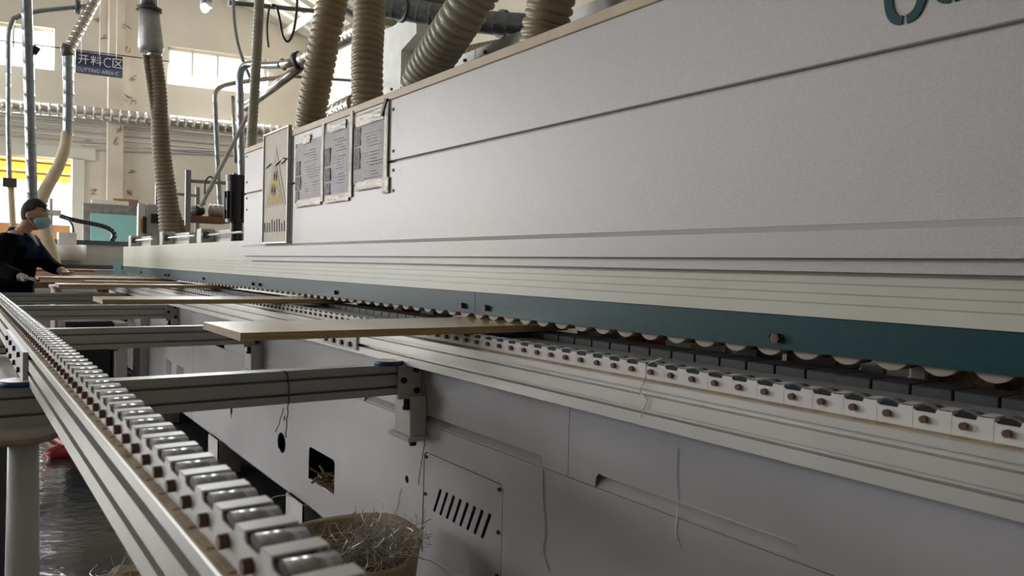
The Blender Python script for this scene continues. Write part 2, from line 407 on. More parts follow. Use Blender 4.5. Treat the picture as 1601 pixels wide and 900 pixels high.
# concrete portal column with a widened head on the right wall
cp = B(); KX = 4.75
k0, k1, kh = atX(627, 90, KX).y, atX(598, 90, KX).y, atX(651, 48, KX).y
prof = [(k0, 0), (k1, 0), (k1, 4.88), (kh, 4.88), (kh, atX(651, 52, KX).z), (k0, atX(627, 79, KX).z)]
cp.prism_x(prof, KX, XR + .05)
struct(cp.build('trim_4', 'concrete'))

# ================================================================== EDGE BANDING MACHINE
mach = thing('edge_banding_machine', 'long light grey edge banding machine with a teal cover strip under its hood', 'machine', (1.4, 3.5, 0))
HX, HY0, HY1 = 1.171, -0.55, 4.107
# hood
hsegs = ((HY0, 3.358), (3.372, HY1))
for a, b in hsegs:
    box('upper_panel', HX, HX + .02, a, b, 1.490, 1.699, 'hood', mach, .002)
    box('lower_panel', HX, HX + .02, a, b, 1.2165, 1.483, 'hood', mach, .002)
box('hood_core', HX + .012, HX + .56, HY0, HY1 - .004, 1.16, 1.697, 'hood', mach)
# flared lip below the panels and the small return under it
B().prism_y([(HX - .001, 1.2175), (HX - .014, 1.207), (HX - .014, 1.162), (HX + .03, 1.162), (HX + .03, 1.2175)], HY0, HY1 + .012).build('hood_lip', 'hood', mach)
box('lip_return', HX + .006, HX + .04, HY0, HY1 - .03, 1.139, 1.1615, 'hood', mach)
box('top_trim', HX - .004, HX + .035, HY0, HY1, 1.6985, 1.726, 'cream', mach, .002)
# raised galvanised plates behind the trim
zt = atX(744.4, 76.5, 1.43).z
for a, b in ((HY0, atX(743, 90, 1.43).y - .002), (atX(743, 90, 1.43).y + .002, 2.74)):
    rp = box('rear_plate', 1.43, 1.445, a, b, 1.70, zt, 'galv', mach)
for sx, sy in ((727, 94.4), (759, 81.4), (612.8, 139.4), (880, 33)):
    p = atX(sx, sy, 1.43); B().cyl((1.431, p.y, p.z), (1.424, p.y, p.z), .006, 10).build('screw', 'black', mach)
for sx, sy in ((615, 171), (615, 236), (615, 266), (615, 298), (386, 245), (386, 285), (386, 310), (386, 328)):
    p = atX(sx, sy, HX); B().cyl((HX + .002, p.y, p.z), (HX - .003, p.y, p.z), .0055, 10).build('screw', 'black', mach)
# cream aluminium beam with thin grooves
FX = 1.20
def groove_profile(x, x1, z0, z1, gs, dep=.004, w=.0022):
    p = [(x, z0)]
    for g in gs: p += [(x, g - w / 2), (x + dep, g - w / 2), (x + dep, g + w / 2), (x, g + w / 2)]
    return p + [(x, z1), (x1, z1), (x1, z0)]
B().prism_y(groove_profile(FX, 1.55, 1.060, 1.245, (1.084, 1.101, 1.118, 1.133)), HY0, 8.22).build('pressure_beam', 'beam', mach)
# teal cover plates with bolts
TX = 1.207; TZ0, TZ1 = 0.996, 1.0655
tseg = ((-.5, 1.8805), (1.8825, 3.976), (3.978, 6.194), (6.196, 8.27))
plate_x('cover_plate', TX, .003, rect(*tseg[0], TZ0, TZ1 - .001), [slot_shape(.842, .870, 1.0105, 1.0215)], 'teal', mach)
B().prism_y([(TX, TZ1 - .0012), (TX, TZ1), (TX + .03, TZ1 + .003), (TX + .03, TZ1 - .001), (TX + .003, TZ1 - .003)], *tseg[0]).build('cover_flange', 'teal', mach)
for a, b in tseg[1:]:
    B().prism_y([(TX, TZ0), (TX, TZ1), (TX + .03, TZ1 + .003), (TX + .03, TZ1 - .001), (TX + .003, TZ1 - .003), (TX + .003, TZ0)], a, b).build('cover_plate', 'teal', mach)
hexb = [Vector((0, .0095 * math.cos(PI / 3 * k), .0095 * math.sin(PI / 3 * k))) for k in range(6)]
bb = B().prism_x([(v.y, v.z) for v in hexb], -.012, 0.004); bb.cyl((-.0125, 0, 0), (.002, 0, 0), .0065, 10)
tb = bb.build('bolt', 'bolt', mach); tb.matrix_parent_inverse = Matrix.Translation(mach.location).inverted()
TB = [(TX, y, 1.016) for y in (0.85, 1.817, 1.946, 2.925, 3.922, 4.04, 5.08, 6.13, 6.25, 7.27)]
tb.location = TB[0]; copies(tb, TB[1:], mach)
# pressure rollers
rb = B().cyl((0, 0, 0), (.034, 0, 0), .034, 28); rb.cyl((-.004, 0, 0), (0, 0, 0), .012, 12)
ro = _sm(rb.build('pressure_roller', 'roller', mach)); ro.matrix_parent_inverse = Matrix.Translation(mach.location).inverted()
ry = [0.34 + .0775 * i for i in range(101)]
RO = [(1.226, y, 0.980 + .0345) for y in ry]; ro.location = RO[0]; copies(ro, RO[1:], mach)
tr_ = B().cyl((.034, 0, 0), (.05, 0, 0), .0338, 20).build('roller_tyre', 'black', mach); tr_.matrix_parent_inverse = Matrix.Translation(mach.location).inverted()
tr_.location = RO[0]; copies(tr_, RO[1:70], mach)
# track of black pads
pm = B().box(0, .085, 0, .0622, 0, .0195).build('track_pad', 'pad', mach, bevel=.0018); pm.matrix_parent_inverse = Matrix.Translation(mach.location).inverted()
py_ = [0.031 + .065 * i for i in range(126)]
PL = [(1.235 - (.012 if y < .73 else 0), y, .9425) for y in py_]; pm.location = PL[0]; copies(pm, PL[1:], mach)
# bed under the track, machine table, interior
box('bed', 1.085, 1.98, -.5, 8.25, .70, .9415, 'alug', mach)
box('table_edge', 1.083, 1.23, -.5, 8.25, .9416, .9455, 'galv', mach)
for i, (y, w_, x, h, m) in enumerate(((0.44, .10, 1.42, .06, 'chip'), (.56, .09, 1.40, .05, 'chip'), (.66, .03, 1.37, .05, 'whitegrey'), (.74, .05, 1.38, .05, 'foil'), (.86, .12, 1.42, .06, 'darksteel'), (1.02, .06, 1.38, .05, 'greyb'), (1.12, .05, 1.40, .05, 'foil'), (1.22, .09, 1.40, .05, 'whitegrey'), (1.38, .07, 1.40, .05, 'red'), (1.50, .07, 1.42, .05, 'galv'), (1.62, .05, 1.42, .06, 'white'), (2.15, .14, 1.42, .05, 'white'), (2.5, .1, 1.42, .05, 'darksteel'), (2.72, .06, 1.40, .05, 'red'), (3.0, .2, 1.42, .06, 'darksteel'))):
    box('tool_unit', x, x + .09, y, y + w_, .9416, .9416 + h, m, mach, .004)
# body panels below
BX = 1.08
def P(x, y, X=BX): q = atX(x, y, X); return q.y, q.z
us = P(889, 700)[0]
box('upper_fascia', BX, BX + .02, -.5, us - .0015, .672, .93, 'body', mach)
s1 = slot_shape(1.376, 2.36, .660, .688); s2 = slot_shape(.706, 1.196, .658, .689); s3 = slot_shape(4.10, 4.62, .664, .690); s4 = slot_shape(6.6, 7.2, .664, .690)
def upper_cut(sl): return [(y, max(z, .672)) for y, z in sl]
# the finger slots straddle the joint: notch them out of both panels by leaving gaps between plates
bpy.data.objects.remove(bpy.data.objects['upper_fascia'])
def fascia(y0, y1, z0, z1, holes=(), m='body', X=BX): return plate_x('fascia_panel', X, .004, rect(y0, y1, z0, z1), [list(h) for h in holes], m, mach)
ZJ = .6725
def notch_top(y0, y1, z0, z1, notches):
    """outline with rounded notches cut into its lower edge"""
    p = [(y0, z0)]
    for a, b, h in notches: p += [(a, z0), (a + .002, z0 + h * .7), (a + .008, z0 + h), (b - .012, z0 + h), (b - .003, z0 + h * .7), (b, z0)]
    return p + [(y1, z0), (y1, z1), (y0, z1)]
plate_x('fascia_panel', BX, .004, notch_top(-.5, us - .001, ZJ + .0008, .93, [(.706, 1.196, .031)]), [], 'body', mach)
plate_x('fascia_panel', BX, .004, notch_top(us + .001, 3.69, ZJ + .0008, .93, [(1.376, 2.36, .026)]), [], 'body', mach)
plate_x('fascia_panel', BX, .004, notch_top(3.692, 6.16, ZJ + .0008, .93, [(4.10, 4.62, .026)]), [], 'body', mach)
plate_x('fascia_panel', BX, .004, rect(6.164, 8.22, ZJ + .0008, .93), [oval(6.55, .80, .03, .04), oval(6.9, .80, .03, .04)], 'body', mach)
VZ0, VZ1 = .432, .506
hatch = [(P(782, 893)[0], .372), (1.936, .372), (1.936, .575), (1.915, .590), (1.56, .590), (1.537, .575)]
hatch = [(1.537, .30), (1.936, .30), (1.936, .578), (1.924, .590), (1.549, .590), (1.537, .578)]
vents = []
for k in range(8):
    t = k / 7; yt = 1.846 + (1.596 - 1.846) * t
    vents.append([(yt, VZ1), (yt + .036, VZ0), (yt + .024, VZ0 - .003), (yt - .013, VZ1 - .003)])
notch = [(2.86, .290), (2.60, .290), (2.60, .405), (2.612, .417), (2.848, .417), (2.86, .405)]
hole = oval(3.182, .364, .052, .044)
h2 = [(y + (.004 if y > 1.7 else -.004), z + (.003 if z > .5 else -.003)) for y, z in hatch]
lower_holes = [notch, hole, oval(2.042, .484, .012, .012, 10), oval(3.15, .475, .010, .010, 8), h2, slot_shape(3.93, 3.97, .335, .42), oval(4.3, .38, .008, .008, 8)]
plate_x('lower_panel', BX, .004, rect(-.5, 4.78, .183, ZJ - .0008), lower_holes, 'body', mach)
hp = plate_x('access_hatch', BX + .001, .004, hatch, vents, 'body', mach)
for sy, sz in ((1.549, .578), (1.549, .47), (1.549, .36), (1.925, .578), (1.925, .47)):
    B().cyl((BX + .002, sy, sz), (BX - .004, sy, sz), .005, 10).build('screw', 'black', hp)
plate_x('lower_panel', BX, .004, rect(4.785, 6.16, .183, ZJ - .0008),
        [[(5.02 + .03 * k, .36), (5.036 + .03 * k, .36), (5.036 + .03 * k, .46), (5.02 + .03 * k, .46)] for k in range(7)] +
        [[(5.38 + .03 * k, .36), (5.396 + .03 * k, .36), (5.396 + .03 * k, .46), (5.38 + .03 * k, .46)] for k in range(6)] + [oval(5.62, .62, .05, .04), oval(5.9, .62, .05, .04)], 'body', mach)
box('end_post', BX - .06, BX + .1, 6.16, 6.46, .16, .84, 'body', mach)
plate_x('lower_panel', BX + .02, .004, rect(6.46, 8.22, .183, ZJ - .0008), [oval(7.1, .5, .06, .06), oval(6.8, .25, .04, .04)], 'body', mach)
for y0, y1 in ((.69, 1.21), (1.36, 2.38)):
    B().prism_y([(BX + .0045, .668), (BX + .05, .722), (BX + .05, .73), (BX + .0045, .676)], y0, y1).build('slot_backing', 'body', mach)
db = B()
for k in range(40):
    c = Vector((BX + random.uniform(.01, .10), random.uniform(2.62, 2.84), .29 + random.uniform(0, .035))); d = Vector((random.uniform(-1, 1), random.uniform(-1, 1), random.uniform(-.4, .5))).normalized() * random.uniform(.02, .05)
    db.obox(c - d, c + d, .008, .006)
db.box(BX + .006, BX + .12, 2.602, 2.858, .283, .2905)
o = db.build('debris', 'straw', mach); o['kind'] = 'stuff'
box('inner_shell', 1.93, 1.95, -.5, 8.2, .20, .70, 'body', mach)
for y in (-.5, 8.18): box('end_wall', BX + .004, 1.95, y, y + .02, .20, .70, 'body', mach)
box('skid', BX + .02, 1.95, -.4, 8.1, .16, .20, 'darksteel', mach)
for y in (1.2, 2.86, 4.12, 5.6, 7.4):
    f = B().box(BX - .02, BX + .10, y, y + .006, 0, .185).box(BX - .02, BX - .014, y, y + .20, 0, .185).box(BX - .02, BX + .10, y, y + .2, .0, .006)
    f.box(BX - .02, BX + .1, y + .194, y + .2, 0, .185); f.build('foot', 'galv', mach)
# spindle mounts and rod on top of the far beam
for i, (xa, xb, yt) in enumerate(((200, 207, 368), (248, 260, 362), (306, 320, 357))):
    y0 = atX(xa, 380, FX).y; y1 = y0 - .12
    zt_ = atX((xa + xb) / 2, yt, FX).z
    box('mount_block', FX + .005, FX + .09, min(y0, y1), max(y0, y1), 1.244, zt_, 'whitegrey', mach, .004)
    zc = (1.244 + zt_) / 2 + .005
    B().cyl((FX + .03, y1 + .01, zc), (FX + .03, y1 - .03, zc), .024, 16).build('rod_nut', 'darksteel', mach)
    B().cyl((FX + .03, y1 - .03, zc), (FX + .03, y1 - .9 if i < 2 else 4.35, zc), .0075, 12).build('guide_rod', 'steel', mach)
    box('mount_plate', FX + .09, FX + .14, min(y0, y1) - .5, max(y0, y1), 1.244, zt_ - .01, 'whitegrey', mach)
# black spindle motor hanging at the hood end
mx = 1.27; my = atX(370, 330, mx).y
mt = B().cyl((mx, my, 1.36), (mx, my, 1.60), .062, 20); mo = mt.build('spindle_motor', 'blackp', mach, smooth=True)
for k in range(14):
    a = 2 * PI * k / 14; B().obox((mx + .066 * math.cos(a), my + .066 * math.sin(a), 1.38), (mx + .066 * math.cos(a), my + .066 * math.sin(a), 1.54), .006, .012, (math.cos(a), math.sin(a), 0)).build('cooling_fin', 'blackp', mo)
B().cyl((mx, my, 1.60), (mx, my, 1.635), .066, 20).cyl((mx, my, 1.24), (mx, my, 1.36), .035, 14).build('motor_cap', 'blackp', mo, smooth=True)
box('rating_plate', mx - .066, mx - .060, my - .03, my + .02, 1.43, 1.50, 'grey', mo)
# teal maker's lettering on the upper panel (stencil strokes)
def ring(cy, cz, ry, rz, t, gap):
    out = []; n = 40; vs = []; fs = []
    for k in range(n):
        a0 = -PI / 2 + gap + (2 * PI - 2 * gap) * k / (n - 1)
        e = lambda r1, r2: (cy - abs(math.cos(a0)) ** .75 * math.copysign(r1, math.cos(a0)), cz + abs(math.sin(a0)) ** .75 * math.copysign(r2, math.sin(a0)))
        for X in (HX - .003, HX + .002):
            for (yy, zz) in (e(ry, rz), e(ry - t, rz - t)): vs.append((X, yy, zz))
    for k in range(n - 1):
        a = k * 4; b = a + 4
        fs += [(a, a + 1, b + 1, b), (a + 2, b + 2, b + 3, a + 3), (a, b, b + 2, a + 2), (a + 1, a + 3, b + 3, b + 1)]
    return B().add(vs, fs)
zb0 = atX(1415, 38, HX).z
ring(.6185, zb0 + .062, .034, .062, .0135, .06).build('maker_letter', 'teal', mach)
ring(.549, zb0 + .060, .030, .0455, .0135, .06).build('maker_letter', 'teal', mach)

# ------------------------------------------------------------------ warning plate and taped papers on the hood
wp = thing('warning_sign', 'framed warning plate with a yellow triangle and hand symbols on the hood end', 'sign', (HX - .012, 3.55, 1.23))
SY0, SY1, SZ0, SZ1 = 3.392, 3.735, 1.228, 1.742
box('plate', HX - .012, HX - .004, SY0, SY1, SZ0, SZ1, 'plate', wp)
fr = B()
for a, b, c, d in ((SY0 - .008, SY0, SZ0 - .008, SZ1 + .008), (SY1, SY1 + .008, SZ0 - .008, SZ1 + .008), (SY0, SY1, SZ0 - .008, SZ0), (SY0, SY1, SZ1, SZ1 + .008)): fr.box(HX - .018, HX + .0005, a, b, c, d)
fr.build('frame', 'galv', wp)
ym = (SY0 + SY1) / 2
def tri(X, y, zt_, zb_, hw): return B().prism_x([(y - hw, zb_), (y + hw, zb_), (y, zt_)], X, HX - .011)
tri(HX - .0135, ym, 1.675, 1.395, .150).build('triangle_border', 'grey', wp)
tri(HX - .0145, ym, 1.605, 1.405, .118).build('triangle', 'yellow', wp)
sy_ = B()
def circ(cy, cz, r): 
    n = 16
    for k in range(n):
        a = 2 * PI * k / n; b = 2 * PI * (k + 1) / n
        sy_.obox((HX - .0150, cy + r * math.cos(a), cz + r * math.sin(a)), (HX - .0150, cy + r * math.cos(b), cz + r * math.sin(b)), .002, .004, (1, 0, 0))
circ(ym - .005, 1.535, .022); circ(ym + .02, 1.472, .026); circ(ym - .005, 1.535, .010); circ(ym + .02, 1.472, .012)
sy_.prism_x([(ym - .02, 1.49), (ym - .075, 1.45), (ym - .05, 1.435), (ym - .035, 1.45)], HX - .0155, HX - .0146)
sy_.build('hand_symbol', 'grey', wp)
tx = B()
for k in range(9):
    y = ym + .14 - .035 * k; h = random.uniform(.03, .06)
    tx.prism_x([(y, 1.275), (y + .006, 1.275), (y + .010, 1.275 + h), (y + .003, 1.275 + h)], HX - .0145, HX - .012)
tx.box(HX - .0145, HX - .012, ym + .145, ym + .155, 1.28, 1.32)
tx.build('print_marks', 'black', wp)
for y in (SY0 + .02, SY0 + .1, SY0 + .24): B().obox((HX - .0155, y, 1.60), (HX - .0155, y + .07, 1.585), .003, .012, (1, 0, 0)).build('tape_scrap', 'foil', wp)
B().obox((HX - .0165, SY0 - .01, 1.60), (HX - .0165, SY0 + .03, 1.60), .003, .05, (1, 0, 0)).build('tape_scrap', 'foil', wp)

def crumple_sheet(y0, y1, z0, z1, X, amp, seed, n=10):
    rnd = random.Random(seed); g = [[0 if i in (0, n) or j in (0, n) else rnd.uniform(0, amp) for j in range(n + 1)] for i in range(n + 1)]
    vs = [(X - g[i][j], y0 + (y1 - y0) * i / n, z0 + (z1 - z0) * j / n) for i in range(n + 1) for j in range(n + 1)]
    fs = [(i * (n + 1) + j, (i + 1) * (n + 1) + j, (i + 1) * (n + 1) + j + 1, i * (n + 1) + j + 1) for i in range(n) for j in range(n)]
    m = len(vs); vs += [(X + .002, y0, z0), (X + .002, y1, z0), (X + .002, y1, z1), (X + .002, y0, z1)]
    fs += [(m, m + 1, m + 2, m + 3)]
    c = [0, n * (n + 1), n * (n + 1) + n, n]
    for a in range(4): b = (a + 1) % 4; fs.append((c[a], c[b], m + b, m + a))
    return B().add(vs, fs)
pap = [((3.00, 3.325), (1.395, 1.655), 'taped paper sheet with three small photos beside the warning plate', ((3.255, 3.305, 1.515, 1.575), (3.245, 3.310, 1.45, 1.508), (3.265, 3.3, 1.40, 1.445))),
       ((2.715, 2.995), (1.395, 1.665), 'middle taped paper sheet of three with a column of photos', ((2.915, 2.965, 1.525, 1.595), (2.91, 2.965, 1.463, 1.515), (2.91, 2.96, 1.405, 1.453))),
       ((2.415, 2.690), (1.425, 1.650), 'taped paper sheet with stacked photos next to the bare panel', ((2.625, 2.675, 1.570, 1.635), (2.625, 2.675, 1.485, 1.562)))]
for i, (yy, zz, lab, ph) in enumerate(pap):
    t = thing('taped_notice', lab, 'notice', (HX, sum(yy) / 2, zz[0]), 'notices taped to the hood')
    _sm(crumple_sheet(yy[0], yy[1], zz[0], zz[1], HX - .003, .004, i).build('sheet', 'paper', t))
    for a, b, c, d in ph: box('printed_picture', HX - .0075, HX - .0035, a, b, c, d, 'photo', t)
    tl = B()
    for k in range(16):
        if k % 6 == 5: continue
        z = zz[1] - .045 - k * .0115; a = yy[0] + .03; b = min(p[0] for p in ph) - .02 - random.uniform(0, .06)
        u = a + random.uniform(0, .05)
        while u < b - .01: l_ = random.uniform(.008, .03); tl.box(HX - .0070, HX - .0035, u, min(u + l_, b), z, z + .0014); u += l_ + .005
    o = tl.build('fine_print', 'printgrey', t); o['kind'] = 'stuff'
    tp = [(yy[0] + .01, yy[1] - .03, zz[0] - .022, zz[0] + .012), (yy[0] - .018, yy[0] + .010, zz[0] - .01, zz[1] + .045)]
    if i == 2: tp += [(yy[0] + .02, yy[1] - .02, zz[1] - .01, zz[1] + .035), (yy[0] - .03, yy[0] + .02, zz[0] - .045, zz[0] + .01)]
    if i == 1: tp += [(yy[0] + .05, yy[1] - .07, zz[1] - .012, zz[1] + .024), (yy[1] - .012, yy[1] + .015, zz[0] + .05, zz[1] + .03)]
    if i == 0: tp += [(yy[0] + .14, yy[1] - .09, zz[1] - .012, zz[1] + .025)]
    for k, (a, b, c, d) in enumerate(tp): _sm(crumple_sheet(a, b, c, d, HX - .0072, .003, 10 * i + k, 8).build('tape_strip', 'tape', t))
# small dark clip hooked over the trim above the papers
cl = B(); p = atX(600, 172, HX - .008)
cl.prism_x([(p.y - .03, p.z + .035), (p.y - .012, p.z + .038), (p.y + .02, p.z - .015), (p.y + .008, p.z - .02)], HX - .012, HX - .003)
tag(cl.build('binder_clip', 'black'), 'small dark clip at the top corner above the taped papers', 'clip')

# ================================================================== ROLLER RAILS
PITCH = .050
def rail_profile(x0, x1, z0, z1, sgn=1):
    """aluminium extrusion: two T-slots on the outer face; x0 is the outer face"""
    d = .020 * (1 if x1 > x0 else -1)
    g = ((z0 + .022, z0 + .032), (z1 - .026, z1 - .014))
    p = [(x0, z0)]
    for a, b in g: p += [(x0, a), (x0 + d, a), (x0 + d, b), (x0, b)]
    return p + [(x0, z1 - .0015), (x0 + .0015, z1), (x1, z1), (x1, z0)]
def wheel_channel(b, xf, y0, n, zb, zt, off, wdt=.031):
    """folded sheet with a cut-out for every wheel; front plate at xf"""
    hw = .0160; zn = zt - .0068
    def v(x, y, z): return (x + off(y), y, z)
    prof = []
    for i in range(n):
        c = y0 + i * PITCH
        prof += [(c - PITCH / 2, zt), (c - hw - .001, zt), (c - hw + .001, zt - .0015), (c - hw + .003, zn), (c + hw - .005, zn), (c + hw - .0015, zn + .0015), (c + hw, zn + .0035), (c + hw - .0005, zt - .001), (c + hw + .001, zt)]
    prof.append((y0 + (n - .5) * PITCH, zt))
    for (ya, za), (yb, zb_) in zip(prof, prof[1:]):
        for x, th in ((xf, .0015), (xf + wdt, .0015)):
            vs = [v(x, ya, zb), v(x, yb, zb), v(x, yb, zb_), v(x, ya, za), v(x + th, ya, zb), v(x + th, yb, zb), v(x + th, yb, zb_), v(x + th, ya, za)]
            b.add(vs, [(0, 1, 2, 3), (7, 6, 5, 4), (3, 2, 6, 7), (0, 4, 5, 1)])
    for i in range(n + 1):
        c = y0 + (i - .5) * PITCH; a, e = c - PITCH / 2 + hw + .001, c + PITCH / 2 - hw - .001
        if i == 0: a = c
        if i == n: e = c
        vs = [v(x, y, z) for x in (xf, xf + wdt + .0015) for y in (a, e) for z in (zt - .0015, zt + .0003)]
        b.add(vs, [(0, 1, 3, 2), (4, 6, 7, 5), (0, 4, 5, 1), (2, 3, 7, 6), (0, 2, 6, 4), (1, 5, 7, 3)])
def wheels(t, xf, y0, n, off, near, wmat, wdt=.031, zc=.9445):
    wb = B().cyl((.002, 0, 0), (wdt - .001, 0, 0), .0182, 24)
    bw = B().cyl((-.0065, 0, 0), (.003, 0, 0), .0052, 10)
    inv = Matrix.Translation(t.location).inverted()
    w0 = _sm(wb.build('wheel', wmat, t)); w0.data.materials.append(M['dwheel'])
    for f in w0.data.polygons:
        if len(f.vertices) > 4: f.material_index = 1
    b0 = bw.build('axle_bolt', 'bolt', t, smooth=True); w0.matrix_parent_inverse = inv; b0.matrix_parent_inverse = inv
    L = [(xf + off(y0 + i * PITCH), y0 + i * PITCH, zc) for i in range(n)]
    w0.location = L[0]; b0.location = L[0]
    copies(w0, L[1:near], t); copies(b0, L[1:near], t)
    if n > near:
        f = B(); g = B()
        for x, y, z in L[near:]:
            f.cyl((x + .002, y, z), (x + wdt - .001, y, z), .0182, 10); g.cyl((x - .006, y, z), (x + .003, y, z), .005, 6)
        o = f.build('far_wheels', wmat, t); o['kind'] = 'stuff'; o = g.build('far_bolts', 'bolt', t); o['kind'] = 'stuff'

# rail bolted to the machine
r1 = thing('roller_rail', 'aluminium rail with a row of small wheels bolted along the machine bed', 'rail', (1.04, 4, .84))
RX = 1.014
jy = (P(508, 540, RX)[0], P(558, 540, RX)[0])
ymid = jy[1]
z0off = lambda y: 0.0
for a, b in ((.15, ymid - .0006), (ymid + .0006, 8.0)):
    B().prism_y(rail_profile(RX, 1.079, .8465, .9285), a, b).build('rail_profile', 'alu', r1)
box('dusty_ledge', RX + .004, 1.0365, .15, 8.0, .9286, .9305, 'dust', r1)
ch = B(); wheel_channel(ch, 1.036, .20, 150, .9305, .9608, z0off); ch.build('wheel_channel', 'white', r1)
box('channel_base', 1.037, 1.068, .175, 7.7, .9285, .932, 'dust', r1)
wheels(r1, 1.036, .20, 150, z0off, 110, 'wheel')
jp = box('joint_plate', RX - .008, RX, min(jy) - .01, max(jy), .856, .916, 'whitegrey', r1, .001)
for k in range(4):
    y = min(jy) + (max(jy) - min(jy)) * (.12 + .25 * k)
    for z in (.903, .872): B().cyl((RX - .016, y, z), (RX - .006, y, z), .0085, 10).build('bolt', 'black', jp)

# outer rail, slightly skewed
def off(y): return -.0185 * (y - .545)
OX = .1295
r2 = thing('outrigger_roller_rail', 'free-standing aluminium roller rail carried on the outer ends of the cross beams', 'rail', (.1, 3.5, .84))
B().prism_y(rail_profile(OX, OX + .060, .8465, .9285), .06, 7.15, off).build('rail_profile', 'alu', r2)
B().prism_y([(OX + .0025, .9286), (OX + .0105, .9286), (OX + .0105, .9305), (OX + .0025, .9300)], .06, 7.1, off).build('dusty_ledge', 'dust', r2)
ch = B(); wheel_channel(ch, OX + .010, .115, 138, .9300, .9608, off, .034); ch.build('wheel_channel', 'white', r2)
sb = B()
for i in range(60):
    y = .095 + i * PITCH; x = OX + off(y)
    sb.box(x + .0042, x + .0100, y, y + .030, .9304, .9314)
o = sb.build('sawdust_clumps', 'dust', r2); o['kind'] = 'stuff'
wheels(r2, OX + .010, .115, 138, off, 110, 'wheel', .034)
jp2 = thing  # joint plate with two rows of bolts
jb = B(); ya, yb = 1.98, 2.62
jpo = B().prism_y([(OX - .010, .852), (OX, .852), (OX, .918), (OX - .010, .918)], ya, yb, off).build('joint_plate', 'galv', r2)
for k in range(4):
    y = ya + .10 + .145 * k
    for z in (.903, .868): B().cyl((OX - .016 + off(y), y, z), (OX - .008 + off(y), y, z), .0065, 10).build('bolt', 'black', jpo)

# ------------------------------------------------------------------ cross beams between the rails
def beam_profile(y0, y1, z0, z1):
    d = .024; g = ((z0 + .020, z0 + .028), (z1 - .029, z1 - .021)); p = [(y0, z0)]
    for a, b in g: p += [(y0, a), (y0 + d, a + .001), (y0 + d, b - .001), (y0, b)]
    return p + [(y0, z1), (y1, z1), (y1, z0)]
BEAMS = [(1.975, 'aluminium cross beam carrying the tapered leg and the twisted black wire', 2), (3.50, 'aluminium cross beam passing under the widest oak board', 0), (5.20, 'aluminium cross beam behind the oak board with the long bright sheen', 0), (7.00, 'farthest aluminium cross beam, just in front of the worker', 0)]
for i, (y, lab, _) in enumerate(BEAMS):
    t = thing('cross_beam', lab, 'beam', (.5, y, .756), 'cross beams of the support table')
    x0 = -.16 - .02 * i
    B().prism_x(beam_profile(y, y + .05, .757, .8445), x0, 1.035).build('beam_profile', 'alug', t)
    # bracket on the machine end
    br = box('bracket_plate', 1.005, 1.079, y - .012, y - .002, .745, .846, 'whitegrey', t, .001)
    for bx, bz in ((1.02, .80), (1.06, .83), (1.062, .768)): B().cyl((bx, y - .020, bz), (bx, y - .010, bz), .009, 10).build('bolt', 'black', br)
    box('bracket_box', 1.028, 1.081, y - .045, y + .055, .640, .756, 'whitegrey', t, .003)
    box('bracket_foot', 1.015, 1.081, y - .06, y + .07, .628, .640, 'whitegrey', t, .001)
    B().cyl((1.045, y - .03, .612), (1.045, y - .03, .630), .011, 12).build('adjuster_knob', 'black', t)
    B().cyl((1.022, y - .03, .726), (1.022, y - .03, .748), .009, 12).cyl((1.022, y - .03, .718), (1.022, y - .03, .727), .0125, 12).build('adjuster_knob', 'black', t)
    # packing discs under the rails
    for cxx in ((OX + off(y) - .012, ) if i == 0 else ()) + ((.985, ) if i < 2 else ()):
        d = _sm(B().cyl((cxx, y + .015, .8446), (cxx, y + .015, .8560), .042, 28).build('packing_disc', 'blue', t))
        _sm(B().cyl((cxx, y + .015, .8559), (cxx, y + .015, .8572), .0415, 28).build('disc_top', 'woodpale', d))
    for k in range(4):
        xx = .28 + .2 * k; B().box(xx, xx + .012, y - .0006, y + .001, .778, .7815).build('slot_nut', 'darksteel', t)
# leg under the first beam
lg = thing('support_leg', 'tapering off-white steel leg with a round dirty flange under the near cross beam', 'leg', (.095, 2.0, 0))
_sm(B().tube([(.097, 2.0, 0.02), (.097, 2.0, .72)], [.037, .030], 24).build('column', 'whitegrey', lg))
_sm(B().cyl((.088, 2.0, .722), (.088, 2.0, .757), .072, 28).build('flange', 'whitegrey', lg))
_sm(B().cyl((.088, 2.0, .7225), (.088, 2.0, .735), .0735, 28).build('dirt_band', 'dust', lg))
_sm(B().cyl((.097, 2.0, 0), (.097, 2.0, .025), .09, 28).build('foot', 'darksteel', lg))
B().cyl((.15, 1.99, .735), (.18, 1.99, .728), .008, 8).build('flange_bolt', 'black', lg)
for yy, lab in ((5.225, 'steel leg holding up the third cross beam'), (7.025, 'steel leg holding up the farthest cross beam')):
    l2 = thing('support_leg', lab, 'leg', (0, yy, 0)); _sm(B().cyl((0, yy, .02), (0, yy, .757), .033, 16).build('column', 'whitegrey', l2)); _sm(B().cyl((0, yy, 0), (0, yy, .025), .08, 20).build('foot', 'darksteel', l2))

